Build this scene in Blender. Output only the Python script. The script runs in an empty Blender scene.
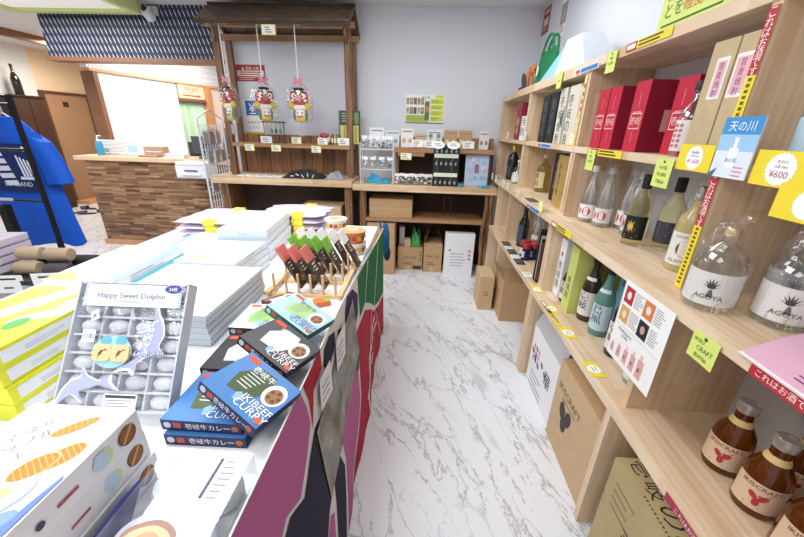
import bpy, bmesh, math, random
from mathutils import Vector, Matrix
random.seed(7)
sc = bpy.context.scene
COL = sc.collection
# ---------------------------------------------------------------- camera
PITCH, YAW, ROLL = 0.38113, -0.04953, 0.028576
fw = Vector((math.sin(YAW)*math.cos(PITCH), math.cos(YAW)*math.cos(PITCH), -math.sin(PITCH)))
rt = Vector((math.cos(YAW), -math.sin(YAW), 0)); up = rt.cross(fw)
r2 = math.cos(ROLL)*rt + math.sin(ROLL)*up; u2 = -math.sin(ROLL)*rt + math.cos(ROLL)*up
cam = bpy.data.cameras.new('camera'); cam.sensor_width = 36; cam.lens = 347.55/804*36; cam.clip_start = .02
co = bpy.data.objects.new('camera', cam); COL.objects.link(co)
co.matrix_world = Matrix(((r2.x, u2.x, -fw.x, 0), (r2.y, u2.y, -fw.y, 0), (r2.z, u2.z, -fw.z, 1.4), (0, 0, 0, 1)))
sc.camera = co
# ---------------------------------------------------------------- world, lights, exposure
w = bpy.data.worlds.new('world'); sc.world = w; w.use_nodes = True
w.node_tree.nodes['Background'].inputs[0].default_value = (.90, .94, 1, 1)
w.node_tree.nodes['Background'].inputs[1].default_value = 0.46
def area(name, loc, size, power, color=(1, .98, .96), rot=(0, 0, 0)):
    l = bpy.data.lights.new(name, 'AREA'); l.shape = 'RECTANGLE'; l.size, l.size_y = size; l.energy = power; l.color = color
    o = bpy.data.objects.new(name, l); COL.objects.link(o); o.location = loc; o.rotation_euler = rot; return o
area('fluorescent_light', (-1.15, 1.15, 2.40), (1.2, 1.2), 47, (.95, .98, 1))
area('fluorescent_light', (.1, 2.4, 2.40), (1.0, .8), 17, (.95, .98, 1))
area('fluorescent_light', (-.95, -.55, 2.40), (1.2, 1.0), 25, (1, .98, .95))
area('reception_light', (-2.95, 5.0, 2.38), (.9, 1.2), 46, (1, .97, .94))
area('fluorescent_light', (-3.3, 2.9, 2.32), (1.1, 1.1), 42, (.97, .98, 1))
area('hall_light', (-5.2, 5.5, 2.38), (.5, .6), 52, (1, .88, .74))
sc.view_settings.view_transform = 'Standard'; sc.view_settings.look = 'None'
sc.view_settings.gamma = 1; sc.view_settings.use_curve_mapping = False
sc.view_settings.exposure = 0.0
# ---------------------------------------------------------------- materials
def srgb(c):
    if isinstance(c, str):
        c = c.lstrip('#'); c = [int(c[i:i+2], 16)/255 for i in (0, 2, 4)]
    return tuple(x/12.92 if x <= .04045 else ((x+.055)/1.055)**2.4 for x in c) + (1,)
_M = {}
def mat(name, col='#ffffff', rough=.5, metal=0, trans=0, ior=1.45, alpha=1, emit=0, spec=.5, noise=0, nscale=20, bump=0, bscale=80, coat=0):
    if name in _M: return _M[name]
    m = bpy.data.materials.new(name); m.use_nodes = True; nt = m.node_tree; b = nt.nodes['Principled BSDF']
    b.inputs['Base Color'].default_value = srgb(col); b.inputs['Roughness'].default_value = rough
    b.inputs['Metallic'].default_value = metal; b.inputs['Transmission Weight'].default_value = trans
    b.inputs['IOR'].default_value = ior; b.inputs['Alpha'].default_value = alpha
    b.inputs['Specular IOR Level'].default_value = spec; b.inputs['Coat Weight'].default_value = coat
    if emit: b.inputs['Emission Color'].default_value = srgb(col); b.inputs['Emission Strength'].default_value = emit
    if noise or bump:
        tc = nt.nodes.new('ShaderNodeTexCoord')
        n = nt.nodes.new('ShaderNodeTexNoise'); n.inputs['Scale'].default_value = nscale; n.inputs['Detail'].default_value = 4
        nt.links.new(tc.outputs['Object'], n.inputs['Vector'])
        if noise:
            hsv = nt.nodes.new('ShaderNodeHueSaturation'); hsv.inputs['Color'].default_value = srgb(col)
            mr = nt.nodes.new('ShaderNodeMapRange'); mr.inputs['From Min'].default_value = .3; mr.inputs['From Max'].default_value = .7
            mr.inputs['To Min'].default_value = 1-noise; mr.inputs['To Max'].default_value = 1+noise
            nt.links.new(n.outputs['Fac'], mr.inputs['Value']); nt.links.new(mr.outputs[0], hsv.inputs['Value'])
            nt.links.new(hsv.outputs[0], b.inputs['Base Color'])
        if bump:
            n2 = nt.nodes.new('ShaderNodeTexNoise'); n2.inputs['Scale'].default_value = bscale; n2.inputs['Detail'].default_value = 3
            nt.links.new(tc.outputs['Object'], n2.inputs['Vector'])
            bp = nt.nodes.new('ShaderNodeBump'); bp.inputs['Strength'].default_value = bump; bp.inputs['Distance'].default_value = .01
            nt.links.new(n2.outputs['Fac'], bp.inputs['Height']); nt.links.new(bp.outputs[0], b.inputs['Normal'])
    _M[name] = m; return m
def C(hexcol, rough=.55):                       # plain printed / painted colour
    return mat('ink_'+hexcol+('_%d' % int(rough*100)), hexcol, rough)
def nodes(name):
    m = bpy.data.materials.new(name); m.use_nodes = True; _M[name] = m
    nt = m.node_tree; return m, nt, nt.nodes['Principled BSDF'], nt.nodes.new, nt.links.new
def planks(name, order, c1, c2, grain, bw, rh, rough=.5, contrast=.5, mortar=0.0, cm=None):
    """laminated staves: brick pattern in the plane given by order, e.g. ('y','x'), plus fine stretched grain"""
    m, nt, b, N, L = nodes(name); tc = N('ShaderNodeTexCoord'); sp = N('ShaderNodeSeparateXYZ'); L(tc.outputs['Object'], sp.inputs[0])
    cb = N('ShaderNodeCombineXYZ')
    def comp(k):
        if len(k) == 1: return sp.outputs[k.upper()]
        a = N('ShaderNodeMath'); a.operation = 'ADD'; L(sp.outputs[k[0].upper()], a.inputs[0]); L(sp.outputs[k[1].upper()], a.inputs[1]); return a.outputs[0]
    L(comp(order[0]), cb.inputs[0]); L(comp(order[1]), cb.inputs[1])
    br = N('ShaderNodeTexBrick'); L(cb.outputs[0], br.inputs['Vector'])
    br.inputs['Color1'].default_value = srgb(c1); br.inputs['Color2'].default_value = srgb(c2); br.inputs['Mortar'].default_value = srgb(cm or c2)
    br.inputs['Scale'].default_value = 1; br.inputs['Brick Width'].default_value = bw; br.inputs['Row Height'].default_value = rh
    br.inputs['Mortar Size'].default_value = mortar; br.inputs['Mortar Smooth'].default_value = 0; br.inputs['Bias'].default_value = 0; br.offset_frequency = 2; br.offset = .37
    mp = N('ShaderNodeMapping'); mp.inputs['Scale'].default_value = (3, 60, 1); L(cb.outputs[0], mp.inputs[0])
    n = N('ShaderNodeTexNoise'); n.inputs['Scale'].default_value = 1; n.inputs['Detail'].default_value = 5; L(mp.outputs[0], n.inputs['Vector'])
    mx = N('ShaderNodeMix'); mx.data_type = 'RGBA'; mx.blend_type = 'MULTIPLY'; mx.inputs['Factor'].default_value = contrast
    cr = N('ShaderNodeValToRGB'); cr.color_ramp.elements[0].color = srgb(grain); cr.color_ramp.elements[1].color = (1, 1, 1, 1)
    cr.color_ramp.elements[0].position = .3; cr.color_ramp.elements[1].position = .65
    L(n.outputs['Fac'], cr.inputs[0]); L(br.outputs['Color'], mx.inputs[6]); L(cr.outputs[0], mx.inputs[7]); L(mx.outputs[2], b.inputs['Base Color'])
    b.inputs['Roughness'].default_value = rough; return m
PINE_H = planks('pine_board', ('y', 'x'), '#efdcc2', '#dcbf9c', '#d0b48f', .34, .042, contrast=.4)
PINE_V = planks('pine_upright', ('z', 'xy'), '#ecd6b8', '#dabb95', '#d0b48f', .34, .042, contrast=.4)
PINE_X = planks('pine_counter', ('x', 'zy'), '#f2ddba', '#d2ac80', '#c79f74', .42, .03)
OLD_X = planks('old_wood_long', ('x', 'zy'), '#c49a72', '#ad825c', '#8a6242', 1.3, .12)
OLD_V = planks('old_wood_upright', ('z', 'xy'), '#b0835c', '#94683f', '#5e3d25', 2.5, .11, contrast=.8, mortar=.003, cm='#38231a')
POST = planks('post_wood', ('z', 'xy'), '#a67e5a', '#946b48', '#6a482e', 3., .2, contrast=.9)
ROOFW = planks('roof_wood', ('y', 'x'), '#64503f', '#54412f', '#33261c', 1., .155, contrast=.8, mortar=.004, cm='#20160f')
DARKW = planks('dark_wood', ('x', 'zy'), '#5a4030', '#4b3325', '#2c1c12', 1.5, .14, contrast=.8)
KRAFT = mat('kraft_cardboard', '#bf9c74', .8, noise=.05, nscale=30)
KRAFT2 = mat('kraft_cardboard_pale', '#ccb08a', .8, noise=.05, nscale=30)
WHITE = mat('white_card', '#f2f3f5', .5)
PAPER = mat('paper', '#f4f4f2', .6)
FILM = None
def film(name, amount, tint=(1, 1, 1, 1), rough=.08, crumple=.9):
    m, nt, b, N, L = nodes(name); nt.nodes.remove(b); out = nt.nodes['Material Output']
    t = N('ShaderNodeBsdfTransparent'); t.inputs[0].default_value = tint; g = N('ShaderNodeBsdfGlossy'); g.inputs['Roughness'].default_value = rough
    lw = N('ShaderNodeLayerWeight'); lw.inputs['Blend'].default_value = .35; mr = N('ShaderNodeMapRange')
    mr.inputs['To Min'].default_value = amount; mr.inputs['To Max'].default_value = min(1, amount*4+.2)
    tc = N('ShaderNodeTexCoord'); n = N('ShaderNodeTexNoise'); n.inputs['Scale'].default_value = 45; n.inputs['Detail'].default_value = 3
    bp = N('ShaderNodeBump'); bp.inputs['Strength'].default_value = crumple; bp.inputs['Distance'].default_value = .006
    L(tc.outputs['Object'], n.inputs['Vector']); L(n.outputs['Fac'], bp.inputs['Height']); L(bp.outputs[0], g.inputs['Normal'])
    mx = N('ShaderNodeMixShader'); L(lw.outputs['Facing'], mr.inputs['Value']); L(mr.outputs[0], mx.inputs[0]); L(t.outputs[0], mx.inputs[1]); L(g.outputs[0], mx.inputs[2])
    L(mx.outputs[0], out.inputs[0]); return m
FILM = film('clear_film', .05)
CLEARBOX = film('clear_plastic', .07, (.97, .98, 1, 1), .05, .04)
GLASS = film('clear_glass', .10, (.95, .97, .97, 1), .03, .02)
def yabane(name, dark, light, sx=.043, sz=.075):
    """arrow-feather weave wallpaper: slanted dashes in offset rows"""
    m, nt, b, N, L = nodes(name); tc = N('ShaderNodeTexCoord'); sp = N('ShaderNodeSeparateXYZ'); L(tc.outputs['Object'], sp.inputs[0])
    def M(op, a, bb=None):
        k = N('ShaderNodeMath'); k.operation = op
        for i, v in enumerate((a, bb)):
            if v is None: continue
            if isinstance(v, (int, float)): k.inputs[i].default_value = v
            else: L(v, k.inputs[i])
        return k.outputs[0]
    xy = M('ADD', sp.outputs[0], sp.outputs[1])
    row = M('FLOOR', M('DIVIDE', sp.outputs[2], sz))
    fz = M('FRACT', M('DIVIDE', sp.outputs[2], sz))
    par = M('MODULO', row, 2.0); sgn = M('SUBTRACT', M('MULTIPLY', M('ABSOLUTE', par), 0.5), 0.0)
    xx = M('ADD', M('ADD', M('DIVIDE', xy, sx), sgn), M('MULTIPLY', fz, 0.55))
    fx = M('FRACT', xx)
    dash = M('LESS_THAN', M('ABSOLUTE', M('SUBTRACT', fx, .5)), M('MULTIPLY', M('SINE', M('MULTIPLY', fz, 3.1416)), .115))
    mx = N('ShaderNodeMix'); mx.data_type = 'RGBA'; L(dash, mx.inputs['Factor']); mx.inputs[6].default_value = srgb(dark); mx.inputs[7].default_value = srgb(light)
    L(mx.outputs[2], b.inputs['Base Color']); b.inputs['Roughness'].default_value = .7; return m
YABANE = yabane('arrow_feather_wallpaper', '#2a2f45', '#d5d8de')
YABANE_W = yabane('arrow_feather_wallpaper_pale', '#e9e6e4', '#8e9096')
def marble():
    m, nt, b, N, L = nodes('marble_vinyl'); tc = N('ShaderNodeTexCoord'); mp = N('ShaderNodeMapping')
    m0 = N('ShaderNodeMapping'); m0.inputs['Rotation'].default_value = (0, 0, math.radians(-22)); L(tc.outputs['Object'], m0.inputs[0])
    mp.inputs['Scale'].default_value = (2.3, .62, 1); L(m0.outputs[0], mp.inputs[0])
    def vein(scale, lo, dist, det=7):
        n = N('ShaderNodeTexNoise'); n.inputs['Scale'].default_value = scale; n.inputs['Detail'].default_value = det; n.inputs['Roughness'].default_value = .62; n.inputs['Distortion'].default_value = dist
        L(mp.outputs[0], n.inputs['Vector'])
        a = N('ShaderNodeMath'); a.operation = 'SUBTRACT'; a.inputs[1].default_value = .5; L(n.outputs['Fac'], a.inputs[0])
        c = N('ShaderNodeMath'); c.operation = 'ABSOLUTE'; L(a.outputs[0], c.inputs[0])
        r = N('ShaderNodeMapRange'); r.inputs['From Min'].default_value = 0; r.inputs['From Max'].default_value = lo; r.inputs['To Min'].default_value = 1; r.inputs['To Max'].default_value = 0
        L(c.outputs[0], r.inputs['Value']); return r.outputs[0]
    v1 = vein(1.7, .012, .5, 8); v2 = vein(3.6, .016, .5)
    n3 = N('ShaderNodeTexNoise'); n3.inputs['Scale'].default_value = 2.2; n3.inputs['Detail'].default_value = 2; L(mp.outputs[0], n3.inputs['Vector'])
    r3 = N('ShaderNodeMapRange'); r3.inputs['From Min'].default_value = .44; r3.inputs['From Max'].default_value = .62; L(n3.outputs['Fac'], r3.inputs['Value'])
    mm = N('ShaderNodeMath'); mm.operation = 'MULTIPLY'; L(v2, mm.inputs[0]); L(r3.outputs[0], mm.inputs[1])
    mm3 = N('ShaderNodeMath'); mm3.operation = 'MULTIPLY'; mm3.inputs[1].default_value = .75; L(v1, mm3.inputs[0])
    ad = N('ShaderNodeMath'); ad.operation = 'MAXIMUM'; L(mm3.outputs[0], ad.inputs[0]); L(mm.outputs[0], ad.inputs[1])
    n4 = N('ShaderNodeTexNoise'); n4.inputs['Scale'].default_value = 3.6; n4.inputs['Detail'].default_value = 6; L(mp.outputs[0], n4.inputs['Vector'])
    r4 = N('ShaderNodeMapRange'); r4.inputs['From Min'].default_value = .62; r4.inputs['From Max'].default_value = .72; r4.inputs['To Max'].default_value = .38; L(n4.outputs['Fac'], r4.inputs['Value'])
    ad2 = N('ShaderNodeMath'); ad2.operation = 'MAXIMUM'; L(ad.outputs[0], ad2.inputs[0]); L(r4.outputs[0], ad2.inputs[1])
    mx = N('ShaderNodeMix'); mx.data_type = 'RGBA'; L(ad2.outputs[0], mx.inputs['Factor']); mx.inputs[6].default_value = srgb('#e4e5ea'); mx.inputs[7].default_value = srgb('#8d8986')
    L(mx.outputs[2], b.inputs['Base Color']); b.inputs['Roughness'].default_value = .32; return m
MARBLE = marble()
LEDGE = planks('ledger_cladding', ('x', 'z'), '#c39a72', '#64452f', '#8a6142', .17, .024, contrast=.6, mortar=.0008, cm='#4a3024')
# ---------------------------------------------------------------- mesh builder
_TX = {}
def text_geo(body):
    if body not in _TX:
        c = bpy.data.curves.new('t', 'FONT'); c.body = body; c.resolution_u = 2; c.align_x = 'CENTER'; c.align_y = 'CENTER'
        o = bpy.data.objects.new('t', c); COL.objects.link(o); dg = bpy.context.evaluated_depsgraph_get()
        me = bpy.data.meshes.new_from_object(o.evaluated_get(dg))
        vs = [v.co.copy() for v in me.vertices]; fs = [tuple(p.vertices) for p in me.polygons]
        bpy.data.objects.remove(o); bpy.data.curves.remove(c); bpy.data.meshes.remove(me)
        if vs:
            x0 = min(v.x for v in vs); x1 = max(v.x for v in vs); y0 = min(v.y for v in vs); y1 = max(v.y for v in vs)
            vs = [(v.x-(x0+x1)/2, v.y-(y0+y1)/2) for v in vs]
            _TX[body] = (vs, fs, x1-x0, y1-y0)
        else: _TX[body] = ([], [], 1, 1)
    return _TX[body]
class F:
    """a flat face: origin, u axis, v axis (both unit), normal = u x v"""
    def __init__(s, o, u, v): s.o = Vector(o); s.u = Vector(u).normalized(); s.v = Vector(v).normalized(); s.n = s.u.cross(s.v)
    def p(s, a, b, e=0): return s.o+s.u*a+s.v*b+s.n*e
class MB:
    def __init__(s): s.v = []; s.f = []; s.mi = []; s.mats = []; s.k = 0; s.hold = False
    def lay(s, e):                      # later prints lie a hair above earlier ones
        if not s.hold: s.k += 1
        return e*.35+.00002*s.k
    def _m(s, m):
        if m not in s.mats: s.mats.append(m)
        return s.mats.index(m)
    def put(s, vs, fs, m):
        k = len(s.v); i = s._m(m); s.v += [Vector(v) for v in vs]
        for f in fs: s.f.append(tuple(k+j for j in f)); s.mi.append(i)
        return s
    def box(s, a, b, m, top=None, M=None):
        x0, y0, z0 = a; x1, y1, z1 = b
        vs = [(x0,y0,z0),(x1,y0,z0),(x1,y1,z0),(x0,y1,z0),(x0,y0,z1),(x1,y0,z1),(x1,y1,z1),(x0,y1,z1)]
        if M: vs = [M@Vector(v) for v in vs]
        s.put(vs, [(0,3,2,1),(0,1,5,4),(1,2,6,5),(2,3,7,6),(3,0,4,7)], m); s.put(vs[4:], [(0,1,2,3)], top or m); return s
    def prism(s, poly, d0, d1, frame, m):
        """polygon (a,b) in frame F, extruded along its normal from d0 to d1"""
        n = len(poly); vs = [frame.p(a, b, d0) for a, b in poly]+[frame.p(a, b, d1) for a, b in poly]
        s.put(vs, [tuple(range(n-1, -1, -1)), tuple(range(n, 2*n))]+[(i, (i+1) % n, n+(i+1) % n, n+i) for i in range(n)], m); return s
    def lathe(s, prof, m, c=(0,0,0), seg=20, M=None, capped=True):
        vs = []; fs = []; n = len(prof)
        for r, z in prof:
            for k in range(seg):
                a = 2*math.pi*k/seg; vs.append(Vector((c[0]+r*math.cos(a), c[1]+r*math.sin(a), c[2]+z)))
        for i in range(n-1):
            for k in range(seg): fs.append((i*seg+k, i*seg+(k+1) % seg, (i+1)*seg+(k+1) % seg, (i+1)*seg+k))
        if capped: fs.append(tuple(range(seg-1, -1, -1))); fs.append(tuple((n-1)*seg+k for k in range(seg)))
        if M: vs = [M@v for v in vs]
        s.put(vs, fs, m); return s
    def arc(s, prof, a0, a1, m, c=(0,0,0), seg=10):
        """part of a lathe, e.g. a sticker wrapped on a bottle"""
        vs = []; fs = []
        for r, z in prof:
            for k in range(seg+1):
                a = a0+(a1-a0)*k/seg; vs.append((c[0]+r*math.cos(a), c[1]+r*math.sin(a), c[2]+z))
        for i in range(len(prof)-1):
            for k in range(seg): j = i*(seg+1)+k; fs.append((j, j+1, j+seg+2, j+seg+1))
        s.put(vs, fs, m); return s
    def tube(s, pts, r, m, seg=6, closed=False):
        pts = [Vector(p) for p in pts]; n = len(pts); vs = []; fs = []; prev = None
        for i, p in enumerate(pts):
            a = pts[(i-1) % n] if (closed or i) else p; b = pts[(i+1) % n] if (closed or i < n-1) else p
            t = (b-a).normalized(); h = prev if prev is not None else (Vector((0,0,1)) if abs(t.z) < .9 else Vector((1,0,0)))
            x = (h-t*h.dot(t)).normalized(); y = t.cross(x); prev = x
            for k in range(seg): g = 2*math.pi*k/seg; vs.append(p+x*r*math.cos(g)+y*r*math.sin(g))
        for i in range(n if closed else n-1):
            for k in range(seg): fs.append((i*seg+k, i*seg+(k+1) % seg, ((i+1) % n)*seg+(k+1) % seg, ((i+1) % n)*seg+k))
        if not closed: fs.append(tuple(range(seg-1, -1, -1))); fs.append(tuple((n-1)*seg+k for k in range(seg)))
        s.put(vs, fs, m); return s
    def blob(s, c, r, m, seg=14, rings=8, M=None, jit=0):
        vs = [(0,0,-1)]; fs = []
        for i in range(1, rings):
            t = math.pi*i/rings
            for k in range(seg): a = 2*math.pi*k/seg; q = 1+random.uniform(-jit, jit); vs.append((math.sin(t)*math.cos(a)*q, math.sin(t)*math.sin(a)*q, -math.cos(t)*q))
        vs.append((0,0,1)); e = len(vs)-1
        for k in range(seg): fs.append((0, 1+(k+1) % seg, 1+k)); fs.append((e, 1+(rings-2)*seg+k, 1+(rings-2)*seg+(k+1) % seg))
        for i in range(rings-2):
            for k in range(seg): a = 1+i*seg; fs.append((a+k, a+(k+1) % seg, a+seg+(k+1) % seg, a+seg+k))
        vs = [Vector((v[0]*r[0], v[1]*r[1], v[2]*r[2])) for v in vs]
        if M: vs = [M@v for v in vs]
        s.put([v+Vector(c) for v in vs], fs, m); return s
    # flat print on a face
    def q(s, fr, a0, b0, a1, b1, m, e=.0008): e = s.lay(e); s.put([fr.p(a0,b0,e), fr.p(a1,b0,e), fr.p(a1,b1,e), fr.p(a0,b1,e)], [(0,1,2,3)], m); return s
    def pg(s, fr, pts, m, e=.0008): e = s.lay(e); s.put([fr.p(a,b,e) for a, b in pts], [tuple(range(len(pts)))], m); return s
    def el(s, fr, a, b, ra, rb, m, e=.0008, n=18, rot=0):
        c, d = math.cos(rot), math.sin(rot); P = []
        for k in range(n): t = 2*math.pi*k/n; x, y = ra*math.cos(t), rb*math.sin(t); P.append((a+c*x-d*y, b+d*x+c*y))
        return s.pg(fr, P, m, e)
    def star(s, fr, a, b, r, m, e=.001, n=24, k=.9):
        return s.pg(fr, [(a+(r if i % 2 else r*k)*math.cos(math.pi*i/n), b+(r if i % 2 else r*k)*math.sin(math.pi*i/n)) for i in range(2*n)], m, e)
    def t(s, fr, body, a, b, h, m, e=.0014, rot=0, wmax=None):
        vs, fs, w_, h_ = text_geo(body); k = h/max(h_, .3); e = s.lay(e)
        if wmax and w_*k > wmax: k = wmax/w_
        c, d = math.cos(rot)*k, math.sin(rot)*k
        s.put([fr.p(a+c*x-d*y, b+d*x+c*y, e) for x, y in vs], fs, m); return s
    def lines(s, fr, a0, b1, w, n, dy, m, hh=.0016, e=.0012, vary=.4):
        """rows of small print too small to read"""
        s.k += 1; s.hold = True
        for i in range(n):
            ww = w*(1-random.random()*vary); s.q(fr, a0, b1-i*dy-hh, a0+ww, b1-i*dy, m, e)
        s.hold = False; return s
    def build(s, name, parent=None, smooth=False, bevel=0, loc=None):
        me = bpy.data.meshes.new(name); me.from_pydata(s.v, [], s.f); me.polygons.foreach_set('material_index', s.mi)
        for m in s.mats: me.materials.append(m)
        if smooth: me.polygons.foreach_set('use_smooth', [True]*len(me.polygons)); 
        me.update(); o = bpy.data.objects.new(name, me); COL.objects.link(o)
        if smooth:
            try: me.set_sharp_from_angle(angle=math.radians(40))
            except Exception: pass
        if parent: o.parent = parent
        if loc: o.location = loc
        if bevel:
            b = o.modifiers.new('bevel', 'BEVEL'); b.width = bevel; b.segments = 2; b.limit_method = 'ANGLE'
        return o
def tag(o, label, cat, group=None, kind=None):
    if label: o['label'] = label; o['category'] = cat
    if group: o['group'] = group
    if kind: o['kind'] = kind
    return o
def thing(name, label, cat, loc=(0,0,0), rz=0, group=None, rot=None):
    o = bpy.data.objects.new(name, None); o.empty_display_size = .05; COL.objects.link(o); o.location = loc
    o.rotation_euler = rot if rot else (0, 0, rz); return tag(o, label, cat, group)
def struct(name, mb, label=None, cat=None, **k):
    o = mb.build(name, **k); o['kind'] = 'structure'
    if label: o['label'] = label; o['category'] = cat
    return o
def faces(w, d, h):
    """the six faces of a box w x d x h standing centred on its base: frames with origin lower-left seen from outside"""
    return dict(front=F((-w/2,-d/2,0),(1,0,0),(0,0,1)), back=F((w/2,d/2,0),(-1,0,0),(0,0,1)), left=F((-w/2,d/2,0),(0,-1,0),(0,0,1)),
                right=F((w/2,-d/2,0),(0,1,0),(0,0,1)), top=F((-w/2,-d/2,h),(1,0,0),(0,1,0)))
def boxthing(name, label, cat, loc, size, rz=0, m=None, top=None, group=None, art=None, body='carton', bevel=.0015, rot=None):
    w_, d, h = size; r = thing(name, label, cat, loc, rz, group, rot)
    b = MB().box((-w_/2,-d/2,0), (w_/2,d/2,h), m, top); b.build(body, r, bevel=bevel)
    if art:
        a = MB(); art(a, faces(w_, d, h), w_, d, h); a.build('printed_artwork', r)
    return r
def clone(src, loc=None, rz=None, label=None, group=None, rot=None):
    c = src.copy(); COL.objects.link(c)
    if loc is not None: c.location = loc
    if rz is not None: c.rotation_euler = (0,0,rz)
    if rot is not None: c.rotation_euler = rot
    if label: c['label'] = label
    if group: c['group'] = group
    for ch in list(src.children):
        d = ch.copy(); COL.objects.link(d); d.parent = c
        for g in ch.children: e = g.copy(); COL.objects.link(e); e.parent = d
    return c
# ================================================================ the setting
WALL = mat('wall_paint', '#dee0e7', .75, bump=.05, bscale=300)
WALLW = mat('wall_panel_white', '#f1f1f0', .6)
CREAM = mat('cream_wall', '#e9d3b5', .75, bump=.04, bscale=200)
CEIL = mat('ceiling_board', '#dcdcdd', .8, noise=.02, nscale=60)
BROWN = mat('brown_trim', '#8a5f45', .5, noise=.1, nscale=8)
PEACH = mat('peach_wood', '#d3a079', .5, noise=.06, nscale=6)
struct('floor', MB().box((-6.4,-1.5,-.1), (1.1,7.4,0), MARBLE))
struct('ceiling', MB().box((-6.4,-1.5,2.43), (1.1,7.4,2.5), CEIL))
struct('wall_back', MB().box((-2.05,3.8,0), (1.02,3.92,2.43), WALL))
struct('wall_right', MB().box((1.02,-1.5,0), (1.1,3.92,2.43), WALL))
struct('wall_left', MB().box((-6.3,-1.5,0), (-6.2,5.86,2.43), mat('wall_grey', '#d9dee0', .75)))
struct('wall_hall', MB().box((-6.3,5.86,0), (-6.2,7.3,2.43), CREAM))
struct('wall_far', MB().box((-6.2,7.2,0), (-1.9,7.3,2.43), CREAM))
struct('wall_front', MB().box((-6.3,-1.5,0), (1.1,-1.42,2.43), WALL))
struct('trim_1', MB().box((-5.30,3.3,2.345), (-5.22,7.2,2.43), BROWN))
# blue patterned header over the reception opening
struct('wall_header', MB().box((-3.8,3.82,1.985), (-2.03,3.92,2.43), YABANE))
struct('trim_2', MB().box((-3.82,3.80,1.95), (-1.98,3.95,1.985), BROWN))
struct('trim_3', MB().box((-3.80,3.95,1.955), (-2.0,4.02,1.985), PEACH))
# side wall of the reception booth, running back from the header's left end
A0 = Vector((-3.86, 4.36, 0)); ang = math.atan2(1.33, .31); RM = Matrix.Translation(A0) @ Matrix.Rotation(ang, 4, 'Z')
def booth(name, a, b, m):          # a, b in (s along wall, t behind it, z)
    o = MB().box((a[0], a[1], a[2]), (b[0], b[1], b[2]), m).build(name); o.matrix_world = RM; o['kind'] = 'structure'; return o
booth('wall_booth', (.02,.0,0), (1.09,.1,1.93), WALLW)
booth('trim_4', (-.06,-.03,1.93), (3.,.1,1.96), PEACH)
booth('wall_booth_header', (-.06,0,1.96), (3.,.1,2.43), YABANE_W)
booth('trim_5', (-.03,-.03,0), (.02,.17,1.93), BROWN)
booth('wall_booth_low', (1.09,.0,0), (1.6,.1,.9), WALLW)
booth('trim_6', (1.6,-.05,0), (1.7,.1,1.93), mat('orange_post', '#c88a5c', .5))
booth('wall_booth_end', (1.7,0,0), (3.,.1,1.93), mat('pink_cream_wall', '#efd9cb', .7))
booth('trim_7', (1.09,-.02,1.70), (1.6,.1,1.735), mat('dark_rail', '#7c5138', .5))
# curtained window in the booth wall
wn = booth('window_1', (1.09,.09,.9), (1.6,.1,1.70), mat('window_glass_dim', '#b9c7bd', .2))
GREEN = mat('green_curtain', '#c4dcbf', .8)
cu = MB(); pr = []
n = 60
vs = []; fs = []
for i in range(n+1):
    s_ = 1.1+.49*i/n; t_ = .04+.018*math.sin(i*1.15)+.006*math.sin(i*2.7)
    vs += [(s_, t_, .92), (s_, t_, 1.695)]
for i in range(n): fs.append((2*i, 2*i+2, 2*i+3, 2*i+1))
cu.put(vs, fs, GREEN); c_ = cu.build('curtain', smooth=True); c_.matrix_world = RM
tag(c_, 'pale green pleated curtain in the window behind the reception counter', 'curtain')
so = thing('direction_sign', 'orange sign with a red arrow above the green curtain', 'sign', A0); so.rotation_euler = (0,0,ang)
MB().box((1.11,-.016,1.745), (1.585,-.003,1.925), mat('sign_orange', '#f0c6a2', .5)).build('board', so)
fr = F((1.11,-.016,1.745), (1,0,0), (0,0,1)); a = MB()
a.t(fr, '滞在受付', .23, .125, .06, C('#6b4a35')); a.t(fr, 'Reception', .23, .078, .022, C('#8a6a50'))
a.pg(fr, [(.06,.030),(.34,.030),(.34,.018),(.40,.038),(.34,.058),(.34,.046),(.06,.046)], C('#c2402e')); a.build('printed_artwork', so)
# hall door on the left wall with step in front
DM = mat('door_leaf', '#a58366', .45, noise=.05, nscale=5); DF = mat('door_frame', '#5c3c2c', .5)
d1 = thing('door_1', 'tan hall door with a dark brown frame behind the reception counter end', 'door', (-6.2, 5.86, 0)); d1['kind'] = 'structure'
f = MB(); f.box((0,-.02,0), (.05,.04,1.83), DF); f.box((0,.80,0), (.07,.90,1.83), DF); f.box((0,.04,1.79), (.05,.80,1.83), DF); f.build('door_frame', d1)
leaf_ = MB().box((.002,.04,.06), (.03,.80,1.79), DM).build('door_leaf', d1)
MB().box((.03,.32,1.60), (.033,.42,1.68), mat('door_plate', '#3a2a22', .4)).build('number_plate', leaf_)
MB().tube([(.03,.72,1.0), (.08,.72,1.0), (.085,.60,1.0)], .012, mat('steel', '#b9bbbd', .3, 1)).build('door_handle', leaf_)
struct('trim_8', MB().box((-6.2,5.86,0), (-5.92,6.9,.055), PEACH))
# dark cabinet with sake bottle
cb = thing('cabinet', 'dark brown cabinet standing against the grey wall beside the hall door', 'cabinet', (-6.05, 5.42, 0))
MB().box((-.13,-.25,0), (.10,.25,1.70), mat('cabinet_brown', '#3a2820', .5, noise=.1, nscale=6)).build('body', cb, bevel=.004)
MB().box((-.135,-.26,1.70), (.12,.26,1.72), mat('cabinet_top', '#3f2a20', .4)).build('top', cb)
m_ = MB(); m_.box((.10,-.235,.08), (.113,-.005,1.66), mat('cabinet_door', '#40291f', .5)); q_ = m_.build('cabinet_door', cb); MB().box((.113,-.03,.9),(.122,-.018,1.0),C('#6b5a4a')).build('handle', q_)
m_ = MB(); m_.box((.10,.005,.08), (.113,.235,1.66), mat('cabinet_door', '#40291f', .5)); q_ = m_.build('cabinet_door', cb); MB().box((.113,.018,.9),(.122,.03,1.0),C('#6b5a4a')).build('handle', q_)
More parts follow.
